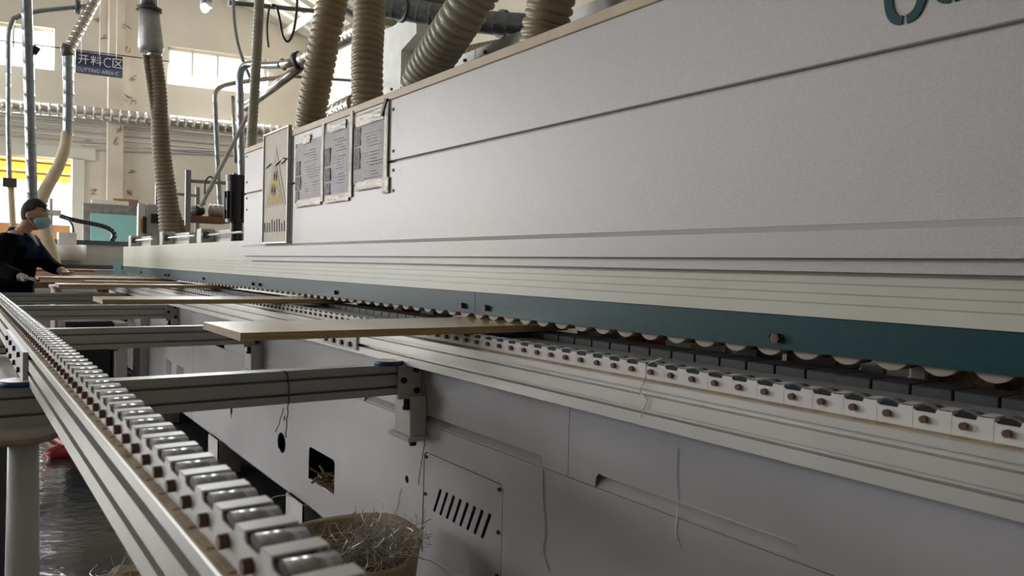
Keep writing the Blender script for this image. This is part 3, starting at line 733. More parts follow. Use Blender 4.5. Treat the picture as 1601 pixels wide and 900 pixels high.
# ================================================================== BOARDS ON THE TRACK
def board(lab, x0, x1, y0, y1, z1, th=.0178, rot=0.0, top='wood', edge='woodedge', name='oak_board', group='boards on the rails', dz=0.0):
    t = thing(name, lab, 'board', ((x0 + x1) / 2, (y0 + y1) / 2, z1 - th), group)
    c = Vector(((x0 + x1) / 2, (y0 + y1) / 2, 0)); R = Matrix.Rotation(rot, 3, 'Z')
    def bx(name, a0, a1, b0, b1, c0, c1, m):
        b = B().box(a0, a1, b0, b1, c0, c1); b.v = [tuple(R @ (Vector(v) - c) + c) for v in b.v]
        return b.build(name, m, t)
    e = .0012
    bx('core', x0 + e, x1, y0 + .0005, y1, z1 - th + e, z1 - e, edge)
    bx('top_face', x0, x1, y0, y1, z1 - e, z1, top); bx('bottom_face', x0, x1, y0, y1, z1 - th, z1 - th + e, top)
    bx('end_band', x0, x0 + e, y0 + .0003, y1 - .0003, z1 - th + e, z1 - e, 'woodend' if edge == 'woodedge' else edge)
    return t
board('wide oak laminate board lying across the rails above the vented hatch', .464, 1.36, 1.637, 1.957, .980)
board('long oak board with a bright window sheen, second along the track', .388, 1.36, 3.105, 3.375, .980)
board('narrow pale board, third along the track from the vented hatch', .392, 1.36, 4.868, 5.115, .980, top='woodpale')
board('pale board whose end is held in the gloved hand', .395, 1.34, 6.50, 6.90, .980, top='woodpale')
board('pale board under the bare hand, lying slightly askew', .66, 1.24, 7.06, 7.32, .980, .0178, math.radians(8), top='woodpale')
board('thin pale offcut leaning flat between two boards near the worker', .62, 1.22, 5.75, 5.95, .974, .012, math.radians(-14), top='woodpale', name='offcut_board')

# ================================================================== BASKET OF SHAVINGS
BC = (.765, 1.80)
bk = thing('canvas_basket', 'round beige basket full of wire and strip offcuts beside the machine', 'basket', (*BC, 0))
bc = Vector((*BC, 0)); n = 36
vs = []; prof = [(.160, 0), (.178, .15), (.196, .30), (.206, .405), (.213, .422), (.207, .431), (.194, .422), (.184, .30), (.168, .15), (.150, .02), (0.0005, .02)]
for k in range(n):
    a = 2 * PI * k / n
    for r, z in prof:
        wob = 1 + .02 * math.sin(3 * a) + .015 * math.sin(7 * a + z * 9)
        vs.append((bc.x + r * wob * math.cos(a), bc.y + r * wob * math.sin(a), z + (.010 * math.sin(2 * a + 1) if z > .35 else 0)))
q = len(prof); fs = [(k * q + j, ((k + 1) % n) * q + j, ((k + 1) % n) * q + j + 1, k * q + j + 1) for k in range(n) for j in range(q - 1)]
_sm(B().add(vs, fs).build('basket_wall', 'bag', bk))
def curl(b, c, spread, L, r, lift, seed):
    rnd = random.Random(seed); p = Vector((c[0] + rnd.gauss(0, spread), c[1] + rnd.gauss(0, spread), c[2] + rnd.uniform(-.05, lift))); d = Vector((rnd.uniform(-1, 1), rnd.uniform(-1, 1), rnd.uniform(-.4, .3))).normalized()
    ax = Vector((rnd.uniform(-1, 1), rnd.uniform(-1, 1), rnd.uniform(-1, 1))).normalized(); pts = []
    for i in range(9):
        q_ = p.copy(); e = Vector((q_.x - bc.x, q_.y - bc.y, 0))
        if e.length > .165 and q_.z < .43: e = e.normalized() * .165; q_.x, q_.y = bc.x + e.x, bc.y + e.y
        pts.append(q_); d = (Matrix.Rotation(rnd.uniform(.05, .45), 3, ax) @ d).normalized(); p = p + d * (L / 8)
    b.tube(pts, r, 4)
wb = B(); sb2 = B()
for k in range(620): curl(wb, (bc.x + .085, bc.y - .05, .375), .055, random.uniform(.04, .11), .0009, .075, k)
for k in range(560): curl(sb2, (bc.x - .02, bc.y + .02, .375), .085, random.uniform(.04, .10), .0011, .05, 1000 + k)
hp_ = []
for k in range(24):
    for j in range(7):
        a = 2 * PI * k / 24; r = .16 * j / 6; hp_.append((bc.x + r * math.cos(a), bc.y + r * math.sin(a), .385 - .03 * (j / 6) ** 2 + random.uniform(-.012, .012)))
fs = [(k * 7 + j, ((k + 1) % 24) * 7 + j, ((k + 1) % 24) * 7 + j + 1, k * 7 + j + 1) for k in range(24) for j in range(6)]
sb2.add(hp_, fs)
o = wb.build('silver_wire_offcuts', 'wire'); o['kind'] = 'stuff'; tag(o, 'tangle of silvery wire offcuts heaped in the basket', 'wire')
o = sb2.build('straw_strip_offcuts', 'straw'); o['kind'] = 'stuff'; tag(o, 'brown straw-like strip offcuts filling the basket', 'shavings')
# offcuts spilled beside the bed plinth and a paper sack
sk = B(); 
for k in range(60): curl(sk, (.98, 2.75, .02), .05, random.uniform(.05, .12), .0014, .04, 3000 + k)
o = sk.build('spilled_offcuts', 'straw'); o['kind'] = 'stuff'; tag(o, 'small heap of strip offcuts spilled against the machine foot', 'shavings')
pk = atZ(207, 890, .30)
tk = thing('paper_sack', 'crumpled brown paper sack standing on the floor below the outrigger rail', 'sack', (pk.x, pk.y, 0))
vs = []; 
for j, (r, z) in enumerate(((.07, 0), (.085, .1), (.08, .2), (.075, .285), (.05, .30))):
    for k in range(12): a = 2 * PI * k / 12; rr = r * (1 + .12 * math.sin(k * 2.7 + j * 1.3)); vs.append((pk.x + rr * math.cos(a), pk.y + rr * .7 * math.sin(a), z + .01 * math.sin(k * 1.9)))
fs = [(j * 12 + k, j * 12 + (k + 1) % 12, (j + 1) * 12 + (k + 1) % 12, (j + 1) * 12 + k) for j in range(4) for k in range(12)] + [tuple(range(48, 60))]
B().add(vs, fs).build('sack_body', 'bag', tk)
sk = B()
bc_old = bc; bc = Vector((pk.x, pk.y, 0))
for k in range(40): curl(sk, (pk.x - .03, pk.y, .29), .03, random.uniform(.06, .12), .0012, .03, 5000 + k)
bc = bc_old
o = sk.build('offcut_tuft', 'wire', tk); o['kind'] = 'stuff'

# hanging wires and strings
def strand(name, pts, r, m, lab, twist=0.0):
    p = resample(spline(pts, 8), .006)
    if twist:
        p = [q + Vector((math.sin(i * 1.1), math.cos(i * 1.1), 0)) * twist for i, q in enumerate(p)]
    return tag(B().tube(p, r, 5).build(name, m), lab, 'wire')
yb = 1.972
q = lambda x, y, Y=yb: atY(x, y, Y)
strand('hanging_wire', [q(438, 581, 2.0), q(446, 580, 1.97), q(450, 590), q(452, 612), q(450, 640), q(448, 665), q(447, 684)], .0013, 'cable', 'twisted black wire hanging over the near cross beam', .001)
strand('hanging_wire', [q(443, 637), q(440, 650), q(436, 662), q(431, 675)], .0012, 'cable', 'short black wire end with a knot under the near cross beam', .001)
qx = lambda x, y, X=1.078: atX(x, y, X)
strand('hanging_wire', [qx(664, 600, 1.004), qx(668, 640, 1.02), qx(664, 690, 1.02), qx(660, 715, 1.06), qx(657, 735, 1.07), qx(654, 757)], .0012, 'cable', 'black wire trailing from the near bracket down the body panel', .0006)
strand('hanging_wire', [qx(1060, 700), qx(1058, 740), qx(1060, 790), qx(1056, 830), qx(1062, 853)], .0008, 'foil', 'silvery strip hanging across the long finger slot')
strand('hanging_wire', [qx(1035, 560, 1.034), qx(1012, 570, 1.028), qx(1010, 590, 1.01), qx(1001, 612, 1.01), qx(1012, 625, 1.01), qx(1006, 640, 1.01), qx(1002, 652, 1.01)], .0010, 'foil', 'curly silver strip dangling from the wheel channel')
strand('hanging_wire', [qx(849, 733), qx(850, 780), qx(853, 830), qx(850, 860), qx(859, 893)], .0009, 'greyb', 'thin dark thread running down from the finger slot end')
strand('hanging_wire', [qx(628, 762), qx(624, 775), qx(622, 790), qx(618, 800)], .0008, 'foil', 'short silver strip stuck on the panel above the basket')
strand('hanging_wire', [q(630, 850, 1.62), q(655, 870, 1.6), q(680, 880, 1.58), q(700, 897, 1.56)], .0014, 'wire', 'twisted silver wire sticking out over the basket rim', .001)
strand('hanging_wire', [Vector((.99, atX(408, 800, .99).y, .0)), atX(408, 800, .99), atX(425, 779, .99), atX(445, 774, .99), atX(458, 777, .99)], .002, 'straw', 'bent yellow strip sticking up behind the outrigger rail')

# ================================================================== THINGS LEFT OF THE RAIL
wt = thing('work_table', 'low white-topped table beyond the outrigger rail', 'table', (-.25, 3.2, 0))
pts = [atZ(36, 602, .74)]
box('table_top', -.75, .125, 2.70, 3.6, .715, .74, 'white', wt, .002)
for x in (-.7, .08):
    for y in (2.75, 3.55): box('leg', x - .025, x + .025, y - .025, y + .025, 0, .715, 'darksteel', wt)
box('apron', -.72, .11, 2.72, 2.74, .63, .715, 'blackp', wt)
p = atZ(99, 712, 0)
rc = thing('red_cloth', 'crumpled red cloth lying on the dark floor', 'cloth', (p.x, p.y, 0))
vs = []
for j, (r, z) in enumerate(((.06, .0), (.065, .02), (.05, .04), (.025, .055))):
    for k in range(14): a = 2 * PI * k / 14; rr = r * (1 + .25 * math.sin(k * 2.3 + j)); vs.append((p.x + 1.4 * rr * math.cos(a), p.y + rr * math.sin(a), z + (.012 * math.sin(k * 1.7) if j else 0)))
fs = [(j * 14 + k, j * 14 + (k + 1) % 14, (j + 1) * 14 + (k + 1) % 14, (j + 1) * 14 + k) for j in range(3) for k in range(14)] + [tuple(range(42, 56))]
_sm(B().add(vs, fs).build('cloth_heap', 'red', rc))
a_ = atZ(72, 678, 0.02); b_ = atZ(112, 700, .02)
tag(B().cyl(a_, b_, .012, 10).build('floor_bar', 'red'), 'thin reddish bar lying on the floor by the red cloth', 'bar')
# dark cabinet standing in the gap below the second beam
pa = atZ(113, 600, 0.0)
ob = thing('black_crate', 'black open crate on the floor beyond the second cross beam', 'crate', (.8, 6.6, 0))
xa, xb_ = atY(104, 560, 6.2).x, atY(173, 560, 6.2).x
box('crate_body', xa, xb_, 6.2, 6.9, 0, .66, 'blackp', ob, .005)
box('crate_rim', xa - .01, xb_ + .01, 6.19, 6.91, .64, .67, 'black', ob)
wb_ = thing('white_cabinet', 'small white cabinet with a wire handle beside the black crate', 'cabinet', (1, 6.0, 0))
xa, xb_ = atY(180, 560, 6.15).x, atY(199, 560, 6.15).x
box('cabinet_body', xa, xb_, 6.15, 6.6, 0, .66, 'whitegrey', wb_, .004)
hd = [atY(170, 541, 6.12), atY(172, 546, 6.1), atY(182, 547, 6.1), atY(186, 543, 6.12)]
B().tube(hd, .006, 8).build('handle', 'darksteel', wb_)
tag(box('orange_panel', -.15, .235, 8.6, 8.66, 0, .96, 'orange'), 'orange board standing behind the worker', 'board')

# ================================================================== THE WORKER
def skin_mesh(chain, rads, edges, sub=2):
    me = bpy.data.meshes.new('s'); me.from_pydata([tuple(c) for c in chain], edges, [])
    o = bpy.data.objects.new('tmp_skin', me); C.objects.link(o)
    md = o.modifiers.new('s', 'SKIN'); md.use_smooth_shade = True
    for i, r in enumerate(rads):
        r = r if isinstance(r, tuple) else (r, r)
        me.skin_vertices[0].data[i].radius = r; me.skin_vertices[0].data[i].use_root = (i == 0)
    ss = o.modifiers.new('u', 'SUBSURF'); ss.levels = sub
    dg = bpy.context.evaluated_depsgraph_get(); dg.update()
    m2 = bpy.data.meshes.new_from_object(o.evaluated_get(dg)); bpy.data.objects.remove(o)
    return m2
def remeshed(meshes, vox):
    bm = bmesh.new()
    for m in meshes: bm.from_mesh(m)
    me = bpy.data.meshes.new('r'); bm.to_mesh(me); bm.free()
    o = bpy.data.objects.new('tmp_r', me); C.objects.link(o)
    r = o.modifiers.new('r', 'REMESH'); r.mode = 'VOXEL'; r.voxel_size = vox
    s = o.modifiers.new('s', 'SMOOTH'); s.iterations = 2; s.factor = .5
    dg = bpy.context.evaluated_depsgraph_get(); dg.update()
    m2 = bpy.data.meshes.new_from_object(o.evaluated_get(dg)); bpy.data.objects.remove(o)
    for p in m2.polygons: p.use_smooth = True
    return m2
def ell(c, r, rotz=0, n=20, m=14, fn=None):
    vs = []; fs = []
    for j in range(m + 1):
        ph = PI * j / m
        for k in range(n):
            th = 2 * PI * k / n; v = Vector((math.sin(ph) * math.cos(th), math.sin(ph) * math.sin(th), math.cos(ph)))
            if fn: v = fn(v)
            v = Vector((v.x * r[0], v.y * r[1], v.z * r[2])); v = Matrix.Rotation(rotz, 3, 'Z') @ v + Vector(c); vs.append(tuple(v))
    for j in range(m):
        for k in range(n): fs.append((j * n + k, (j + 1) * n + k, (j + 1) * n + (k + 1) % n, j * n + (k + 1) % n))
    me = bpy.data.meshes.new('e'); me.from_pydata(vs, [], fs); return me
FACE = math.radians(-28)                        # looks along +x, turned a little to the camera
def fdir(dx, dy, dz): return Matrix.Rotation(FACE, 3, 'Z') @ Vector((dx, dy, dz))
hip = Vector((.27, 7.55, .84)); chest = Vector((.30, 7.53, 1.16)); neck = Vector((.345, 7.51, 1.335)); head = Vector((.425, 7.48, 1.475))
rs, re, rh = Vector((.235, 7.36, 1.245)), Vector((.165, 7.12, 1.02)), Vector((.345, 6.83, .958))
ls, le, lh = Vector((.395, 7.68, 1.245)), Vector((.53, 7.50, 1.06)), Vector((.640, 7.24, .998))
# body: legs, trunk, neck, arms in one skinned figure
V = [hip, hip.lerp(chest, .5), chest, Vector((.325, 7.52, 1.26)), neck, head,
     rs, re, rh, ls, le, lh,
     hip + Vector((.0, -.09, -.05)), Vector((.26, 7.44, .46)), Vector((.25, 7.44, .07)), Vector((.37, 7.40, .04)),
     hip + Vector((.0, .09, -.05)), Vector((.27, 7.66, .46)), Vector((.26, 7.67, .07)), Vector((.38, 7.64, .04))]
Ed = [(0, 1), (1, 2), (2, 3), (3, 4), (4, 5), (3, 6), (6, 7), (7, 8), (3, 9), (9, 10), (10, 11), (0, 12), (12, 13), (13, 14), (14, 15), (0, 16), (16, 17), (17, 18), (18, 19)]
Rd = [.13, .13, .14, .11, .056, .07, .062, .045, .028, .062, .045, .028, .085, .055, .045, .035, .085, .055, .045, .035]
bm_ = skin_mesh(V, Rd, Ed)
def headfn(v):
    x, y, z = v
    f = 1.0
    if z < -.1: x = x * (1 - .18 * (-z)) + .05 * (-z); y *= 1 - .32 * (-z)     # jaw narrows
    if x > .6 and abs(z + .12) < .22: x += .10 * max(0, 1 - abs(y) / .22) * max(0, 1 - abs(z + .14) / .25)   # nose
    if x > .5 and abs(z - .12) < .12: x -= .035 * max(0, 1 - abs(abs(y) - .35) / .2)                         # eye sockets
    return Vector((x, y, z))
HR = (.102, .080, .128)
hd_ = ell(head, HR, FACE, 40, 30, headfn)
ears = [ell(head + fdir(-.012, s * .080, -.012), (.022, .010, .034), FACE, 12, 8) for s in (-1, 1)]
def hand(wrist, d, side, palm_up, curlv, L=.175):
    """palm plus four fingers and a thumb as skinned chains"""
    d = d.normalized(); s = side.normalized(); u = d.cross(s).normalized()
    ms = [skin_mesh([wrist, wrist + d * .05, wrist + d * .088], [(.026, .020), (.037, .017), (.036, .015)], [(0, 1), (1, 2)], 2)]
    for k, (o_, ln) in enumerate(((-.028, .066), (-.0095, .076), (.0095, .070), (.027, .055))):
        b0 = wrist + d * .080 + s * o_; c1 = b0 + d * ln * .45 - u * curlv * ln * .12; c2 = c1 + (d * (1 - curlv * .6) - u * curlv).normalized() * ln * .32; c3 = c2 + (d * (1 - curlv * 1.3) - u * curlv * 1.2).normalized() * ln * .26
        ms.append(skin_mesh([b0, c1, c2, c3], [.0098, .0092, .0085, .007], [(0, 1), (1, 2), (2, 3)], 1))
    t0 = wrist + d * .03 - s * .028; t1 = t0 + (d * .6 - s * .8).normalized() * .035 - u * .006; t2 = t1 + (d * .95 - s * .2 - u * curlv * .6).normalized() * .03
    ms.append(skin_mesh([t0, t1, t2], [.012, .0105, .0085], [(0, 1), (1, 2)], 1))
    return ms
lhand = hand(lh - Vector((.05, -.10, -.02)).normalized() * .06, Vector((.30, -.95, -.10)), Vector((-.9, -.3, 0)), 1, .25)
body = remeshed([bm_, hd_] + ears + lhand, .0065)
pers = link('person', body, 'skin'); tag(pers, 'worker in a navy and black jacket with a face mask, holding a pale board', 'person')
def child(name, me, m): return link(name, me, m, pers)
# clothes
J = [hip + Vector((0, 0, -.06)), hip.lerp(chest, .5), chest, Vector((.32, 7.52, 1.265)), neck + Vector((-.012, 0, -.035)), rs, re, re.lerp(rh, .80), ls, le, le.lerp(lh, .72)]
JE = [(0, 1), (1, 2), (2, 3), (3, 4), (3, 5), (5, 6), (6, 7), (3, 8), (8, 9), (9, 10)]
JR = [(.185, .165), (.18, .16), (.185, .165), (.135, .13), .072, .088, .070, .050, .088, .068, .048]
jk = remeshed([skin_mesh(J, JR, JE)], .009)
jm = jk; jm.materials.clear(); jm.materials.append(M['blackcloth']); jm.materials.append(M['navycloth'])
for p in jm.polygons: p.material_index = 1 if (p.center.z > 1.115 and abs(p.center.y - 7.52) < .20 and p.center.z > 1.115 + .10 * (p.center.y < 7.40)) else 0
jo = bpy.data.objects.new('work_jacket', jk); C.objects.link(jo); jo.parent = pers
# collar: folded band round the neck, open at the front
def band(c, r0, r1, z0, z1, a0, a1, n=24, th=.008, tilt=0):
    vs = []; fs = []
    for k in range(n + 1):
        a = a0 + (a1 - a0) * k / n
        for (r, z) in ((r0, z0), (r1, z1), (r1 - th, z1), (r0 - th, z0)):
            v = Vector((r * math.cos(a), r * math.sin(a), z + tilt * math.cos(a - FACE))); vs.append(tuple(Vector(c) + v))
    for k in range(n):
        for j in range(4): fs.append((k * 4 + j, k * 4 + (j + 1) % 4, (k + 1) * 4 + (j + 1) % 4, (k + 1) * 4 + j))
    fs += [(3, 2, 1, 0), (n * 4, n * 4 + 1, n * 4 + 2, n * 4 + 3)]
    return B().add(vs, fs)
cb = band(neck + Vector((-.012, 0, -.03)), .112, .082, -.025, .035, FACE + .5, FACE + 2 * PI - .5, tilt=-.03).build('jacket_collar', 'navycloth', pers)
_sm(cb)
# white undershirt wedge in the open front
c0 = neck + fdir(.062, 0, -.012)
sh = B(); L_, R_ = fdir(0, 1, 0), fdir(0, -1, 0)
a1 = c0 + L_ * .034; a2 = c0 + R_ * .034; a3 = neck + fdir(.128, 0, -.115); bk_ = fdir(-.012, 0, -.004)
sh.add([a1, a2, a3, a1 + bk_, a2 + bk_, a3 + bk_, c0 + fdir(.012, 0, -.004)], [(0, 6, 2), (6, 1, 2), (3, 5, 4), (0, 3, 4, 1), (1, 4, 5, 2), (2, 5, 3, 0), (0, 1, 6)])
sh.build('undershirt', 'shirt', pers)
# trousers
T = [hip, hip + Vector((.0, -.09, -.05)), Vector((.26, 7.44, .46)), Vector((.25, 7.44, .10)), hip + Vector((.0, .09, -.05)), Vector((.27, 7.66, .46)), Vector((.26, 7.67, .10))]
child('trousers', remeshed([skin_mesh(T, [.145, .105, .078, .070, .105, .078, .070], [(0, 1), (1, 2), (2, 3), (0, 4), (4, 5), (5, 6)])], .012), 'blackcloth')
for k, (x, y) in enumerate(((.31, 7.42), (.32, 7.655))): child('shoe', ell((x, y, .045), (.135, .05, .05), 0), 'blackp')
# hair: a cap over the skull, lower at the back
hm = ell(head + Vector((0, 0, .010)), (HR[0] * 1.03, HR[1] * 1.05, HR[2] * 1.02), FACE, 40, 30)
bmh = bmesh.new(); bmh.from_mesh(hm); kill = []
for f in bmh.faces:
    c = Matrix.Rotation(-FACE, 3, 'Z') @ (f.calc_center_median() - head)
    lim = .066 + .012 * math.sin(c.y * 60) if c.x > .045 else (.020 + (c.x + .01) * .7 if c.x > -.01 else -.045)
    if c.z < lim: kill.append(f)
bmesh.ops.delete(bmh, geom=kill, context='FACES')
r_ = bmesh.ops.solidify(bmh, geom=bmh.faces[:], thickness=.008); bmh.to_mesh(hm); bmh.free()
for p in hm.polygons: p.use_smooth = True
child('hair', hm, 'hair')
# face mask over nose and mouth with ear loops
mm = ell(head + fdir(.012, 0, -.055), (.106, .078, .066), FACE, 40, 20, lambda v: Vector((v.x + (.10 * max(0, 1 - abs(v.y) / .35) if v.x > .3 else 0), v.y, v.z)))
bmh = bmesh.new(); bmh.from_mesh(mm); bmesh.ops.delete(bmh, geom=[f for f in bmh.faces if (Matrix.Rotation(-FACE, 3, 'Z') @ (f.calc_center_median() - head)).x < .035], context='FACES')
bmesh.ops.solidify(bmh, geom=bmh.faces[:], thickness=.003); bmh.to_mesh(mm); bmh.free()
for p in mm.polygons: p.use_smooth = True
mk = child('face_mask', mm, 'mask')
for s in (-1, 1):
    for dz in (-.02, -.095): B().tube([head + fdir(.038, s * .074, dz), head + fdir(.01, s * .086, dz * .6 - .01), head + fdir(-.018, s * .088, -.012)], .0016, 5).build('ear_loop', 'shirt', mk)
for s in (-1, 1):
    child('eye', ell(head + fdir(.088, s * .033, .014), (.010, .013, .009), FACE, 12, 8), 'shirt'); child('pupil', ell(head + fdir(.0945, s * .033, .013), (.005, .006, .006), FACE, 10, 6), 'black')
    B().tube([head + fdir(.088, s * .050, .032), head + fdir(.095, s * .033, .038), head + fdir(.097, s * .016, .034)], .0038, 6).build('eyebrow', 'hair', pers)
# gloved right hand gripping the board end
gl = hand(rh - Vector((.5, -.5, 0)).normalized() * .05, Vector((.62, -.55, .02)), Vector((.6, .7, .1)), 1, .35)
cuff = skin_mesh([re.lerp(rh, .74), rh - Vector((.5, -.5, 0)).normalized() * .04], [.043, .034], [(0, 1)], 1)
child('work_glove', remeshed(gl + [cuff], .0055), 'glove')

# ================================================================== BACKGROUND MACHINERY AND STACKS
# table with board stacks behind the worker
st = thing('board_trolley', 'low trolley carrying flat stacks of pale boards behind the worker', 'trolley', (1.2, 9.6, 0))
x0, x1 = atY(84, 420, 9.4).x, atY(187, 420, 9.4).x
box('deck', x0 - .3, x1, 9.3, 10.1, .80, .84, 'darksteel', st)
for x in (x0 - .2, x1 - .1):
    for y in (9.4, 10.0): box('leg', x - .03, x + .03, y - .03, y + .03, 0, .80, 'darksteel', st)
z = .84; labs = ['lowest', 'second', 'third', 'fourth', 'fifth', 'sixth', 'topmost']
for k in range(7):
    th = random.uniform(.018, .026); a = random.uniform(-.06, .06)
    o = box('stacked_board', x0 - .15 + random.uniform(-.1, .12), x0 + (x1 - x0) * (.55 if k > 2 else .98) + random.uniform(-.05, .05) - (.0 if k < 3 else 0), 9.32 + random.uniform(0, .06), 10.0, z, z + th, 'woodpale' if k % 3 else 'brown')
    tag(o, '%s flat board of the stack on the trolley behind the worker' % labs[k], 'board', 'boards stacked on the trolley'); z += th
# offcut table beneath the end of the track
ot = thing('offcut_stand', 'small wooden stand with pale offcuts beside the worker', 'stand', (.6, 7.3, 0))
box('stand_top', .56, .98, 7.42, 7.9, .86, .885, 'woodpale', ot); box('upright', .575, .62, 7.45, 7.9, 0, .86, 'woodpale', ot); box('upright', .93, .96, 7.45, 7.9, 0, .86, 'brown', ot)
# router machine: bed, gantry, head, cable chain
ro_ = thing('cnc_router', 'white routing machine with a long flat bed and a cable chain on its gantry', 'machine', (1.6, 11.4, 0))
xa, xb_ = atY(70, 390, 11).x, atY(205, 390, 11).x
box('bed', xa - 1.0, xb_ + .3, 10.9, 12.4, .70, .98, 'whitegrey', ro_); box('bed_rail', xa - 1.0, xb_ + .3, 10.86, 10.94, .985, 1.04, 'darksteel', ro_)
box('bed_base', xa - .9, xb_ + .2, 11.0, 12.3, 0, .70, 'galv', ro_)
zb = atY(150, 383, 10.9).z; zt_ = atY(150, 376, 10.9).z
box('gantry_beam', xa - 1.0, xb_ + .3, 10.9, 11.1, 1.04, zb, 'beam', ro_); box('gantry_rail', xa - 1.0, xb_ + .3, 10.88, 11.12, zb, zt_, 'darksteel', ro_)
c0_ = atY(107, 395, 10.7); c1_ = atY(106, 365, 10.7)
_sm(B().cyl((c0_.x, 10.78, c0_.z - .09), (c0_.x, 10.78, c0_.z + .10), .20, 28).build('dust_hood', 'cnc', ro_))
box('head_box', c1_.x - .10, c1_.x + .09, 10.66, 10.88, c0_.z + .10, atY(106, 363, 10.7).z, 'cnc', ro_, .006)
B().tube(spline([atY(118, 378, 10.75), atY(121, 380, 10.7), atY(124, 386, 10.75)], 5), .012, 8).build('grease_hose', 'black', ro_)
ps = spline([atY(93, 337, 11.0), atY(115, 344, 11.0), atY(140, 349, 11.0), atY(162, 354, 11.0), atY(175, 361, 11.0), atY(179, 369, 11.0), atY(174, 377, 11.0)], 6)
ps = resample(ps, .045); chn = []
for a, b in zip(ps, ps[1:]):
    if (b - a).length > .01: B().obox(a.lerp(b, .03), a.lerp(b, .97), .055, .07, (0, 1, 0)).build('chain_link', 'cable', ro_)
B().tube(spline([atY(93, 338, 10.9), atY(106, 343, 10.9), atY(113, 352, 10.9), atY(115, 364, 10.85)], 6), .012, 8).build('head_cable', 'cable', ro_)
box('motor_box', atY(72, 332, 11).x, atY(95, 332, 11).x, 10.95, 11.2, atY(80, 337, 11).z, atY(80, 328, 11).z, 'cnc', ro_)
# column with rack teeth
cxa, cxb = atY(65, 320, 10.9).x, atY(73, 320, 10.9).x
box('z_column', cxa, cxb, 10.9, 11.0, 1.0, atY(68, 295, 10.9).z, 'darksteel', ro_)
for k in range(7): zz = atY(68, 298 + 6 * k, 10.9).z; box('rack_tooth', cxa + .01, cxb + .02, 10.885, 10.905, zz, zz + .02, 'galv', ro_)
B().cyl(atY(80, 310, 10.9), atY(80, 380, 10.9), .018, 10).build('guide_rod', 'galv', ro_)
# leaning sheets at the pilaster
def leaning(name, px_, py_, col, lab, Y, th=.03, depth_off=.25):
    x0, x1 = atY(px_[0], py_[1], Y).x, atY(px_[1], py_[1], Y).x; z1 = atY(sum(px_) / 2, py_[0], Y).z
    b = B(); b.add([(x0, Y - .25, 0), (x1, Y - .25, 0), (x1, Y, z1), (x0, Y, z1), (x0, Y - .25 + th, 0), (x1, Y - .25 + th, 0), (x1, Y + th, z1), (x0, Y + th, z1)],
                   [(0, 1, 2, 3), (7, 6, 5, 4), (0, 4, 5, 1), (3, 2, 6, 7), (0, 3, 7, 4), (1, 5, 6, 2)])
    return tag(b.build(name, col), lab, 'board', 'sheets leaning at the end wall')
leaning('leaning_sheet', (176, 215), (311, 400), 'brown', 'reddish brown edged sheet leaning at the pilaster', 13.25)
leaning('leaning_sheet', (184, 213), (317, 400), 'greyb', 'dark grey sheet leaning against the reddish brown one', 13.15)
leaning('leaning_sheet', (142, 200), (313, 400), 'frame', 'cream sheet leaning behind the mottled grey one', 13.05)
leaning('leaning_sheet', (129, 202), (319, 400), 'greyb', 'mottled grey sheet leaning behind the turquoise one', 12.95)
leaning('leaning_sheet', (141, 214), (335, 400), 'cyan', 'turquoise sheet leaning in front of the grey sheets', 12.8)
leaning('leaning_sheet', (177, 189), (408, 425), 'cyan', 'small turquoise panel with a pale edge by the machine end', 10.35, .02)
# switch cabinet
sc_ = thing('control_cabinet', 'grey control cabinet with a black screen and yellow side stripe', 'cabinet', (2.2, 10.5, 0))
x0, x1 = atY(229, 350, 10.0).x, atY(262, 350, 10.0).x; z1 = atY(240, 319, 10.0).z
box('cabinet_body', x0, x1, 10.0, 10.6, 0, z1, 'galv', sc_, .006)
box('side_door', x0 - .012, x0 - .001, 10.02, 10.58, .1, z1 - .01, 'cnc', sc_)
a_, b_ = atY(236, 334, 10.0), atY(249, 349, 10.0); box('screen', a_.x, b_.x, 9.985, 10.005, b_.z, a_.z, 'blackp', sc_)
xw = atY(216, 350, 10.0).x; box('front_door', xw, x0 - .012, 10.0, 10.05, .1, z1, 'cnc', sc_)
a_, b_ = atY(220, 342, 9.99), atY(223, 362, 9.99); box('yellow_stripe', a_.x, b_.x, 9.985, 10.0, b_.z, a_.z, 'yellow', sc_); box('door_handle', b_.x, b_.x + .035, 9.97, 10.0, b_.z - .02, a_.z + .03, 'black', sc_)
# rack of upright posts with shelf, coiled hose and a black bag
rk = thing('steel_rack', 'grey slotted steel rack with a brown shelf behind the machine', 'rack', (2.6, 9.2, 0))
for px_, pt, Y in (((290, 298), 265, 8.8), ((306, 312), 292, 10.0), ((364, 371), 270, 8.8), ((243, 247), 285, 10.7)):
    a_, b_ = atY(px_[0], 330, Y).x, atY(px_[1], 330, Y).x; box('post', a_, b_, Y, Y + .05, 0, atY(px_[0], pt, Y).z, 'rack', rk)
for (pa, pb, Y, w_) in (((298, 283), (365, 287), 8.82, .035), ((274, 303), (308, 306), 10.02, .03)):
    B().obox(atY(*pa, Y), atY(*pb, Y), .03, w_).build('cross_rail', 'rack', rk)
a_, b_ = atY(293, 336, 8.85), atY(372, 336, 8.85); zs = atY(330, 345, 8.85).z; box('shelf', a_.x, b_.x, 8.85, 9.6, zs, a_.z, 'brown', rk)
hb = _sm(hose('coiled_hose', [Vector((q_.x, q_.y, a_.z + .078)) for q_ in (atY(327, 323, 9.15), atY(340, 322, 9.12), atY(352, 321, 9.12), atY(362, 320, 9.15), atY(372, 324, 9.2))], .075, .05, 'galv', None, .06)); tag(hb, 'grey flexible hose lying along the rack shelf', 'hose')
vs = ell(Vector((atY(308, 329, 9.08).x, 9.08, a_.z + .066)), (.080, .12, .066), 0, 20, 10, lambda v: v * (1 + .15 * math.sin(v.x * 7) * math.cos(v.y * 5)))
o = link('black_bag', vs, 'black', None, True); tag(o, 'crumpled black bag on the rack shelf beside the grey hose', 'bag')
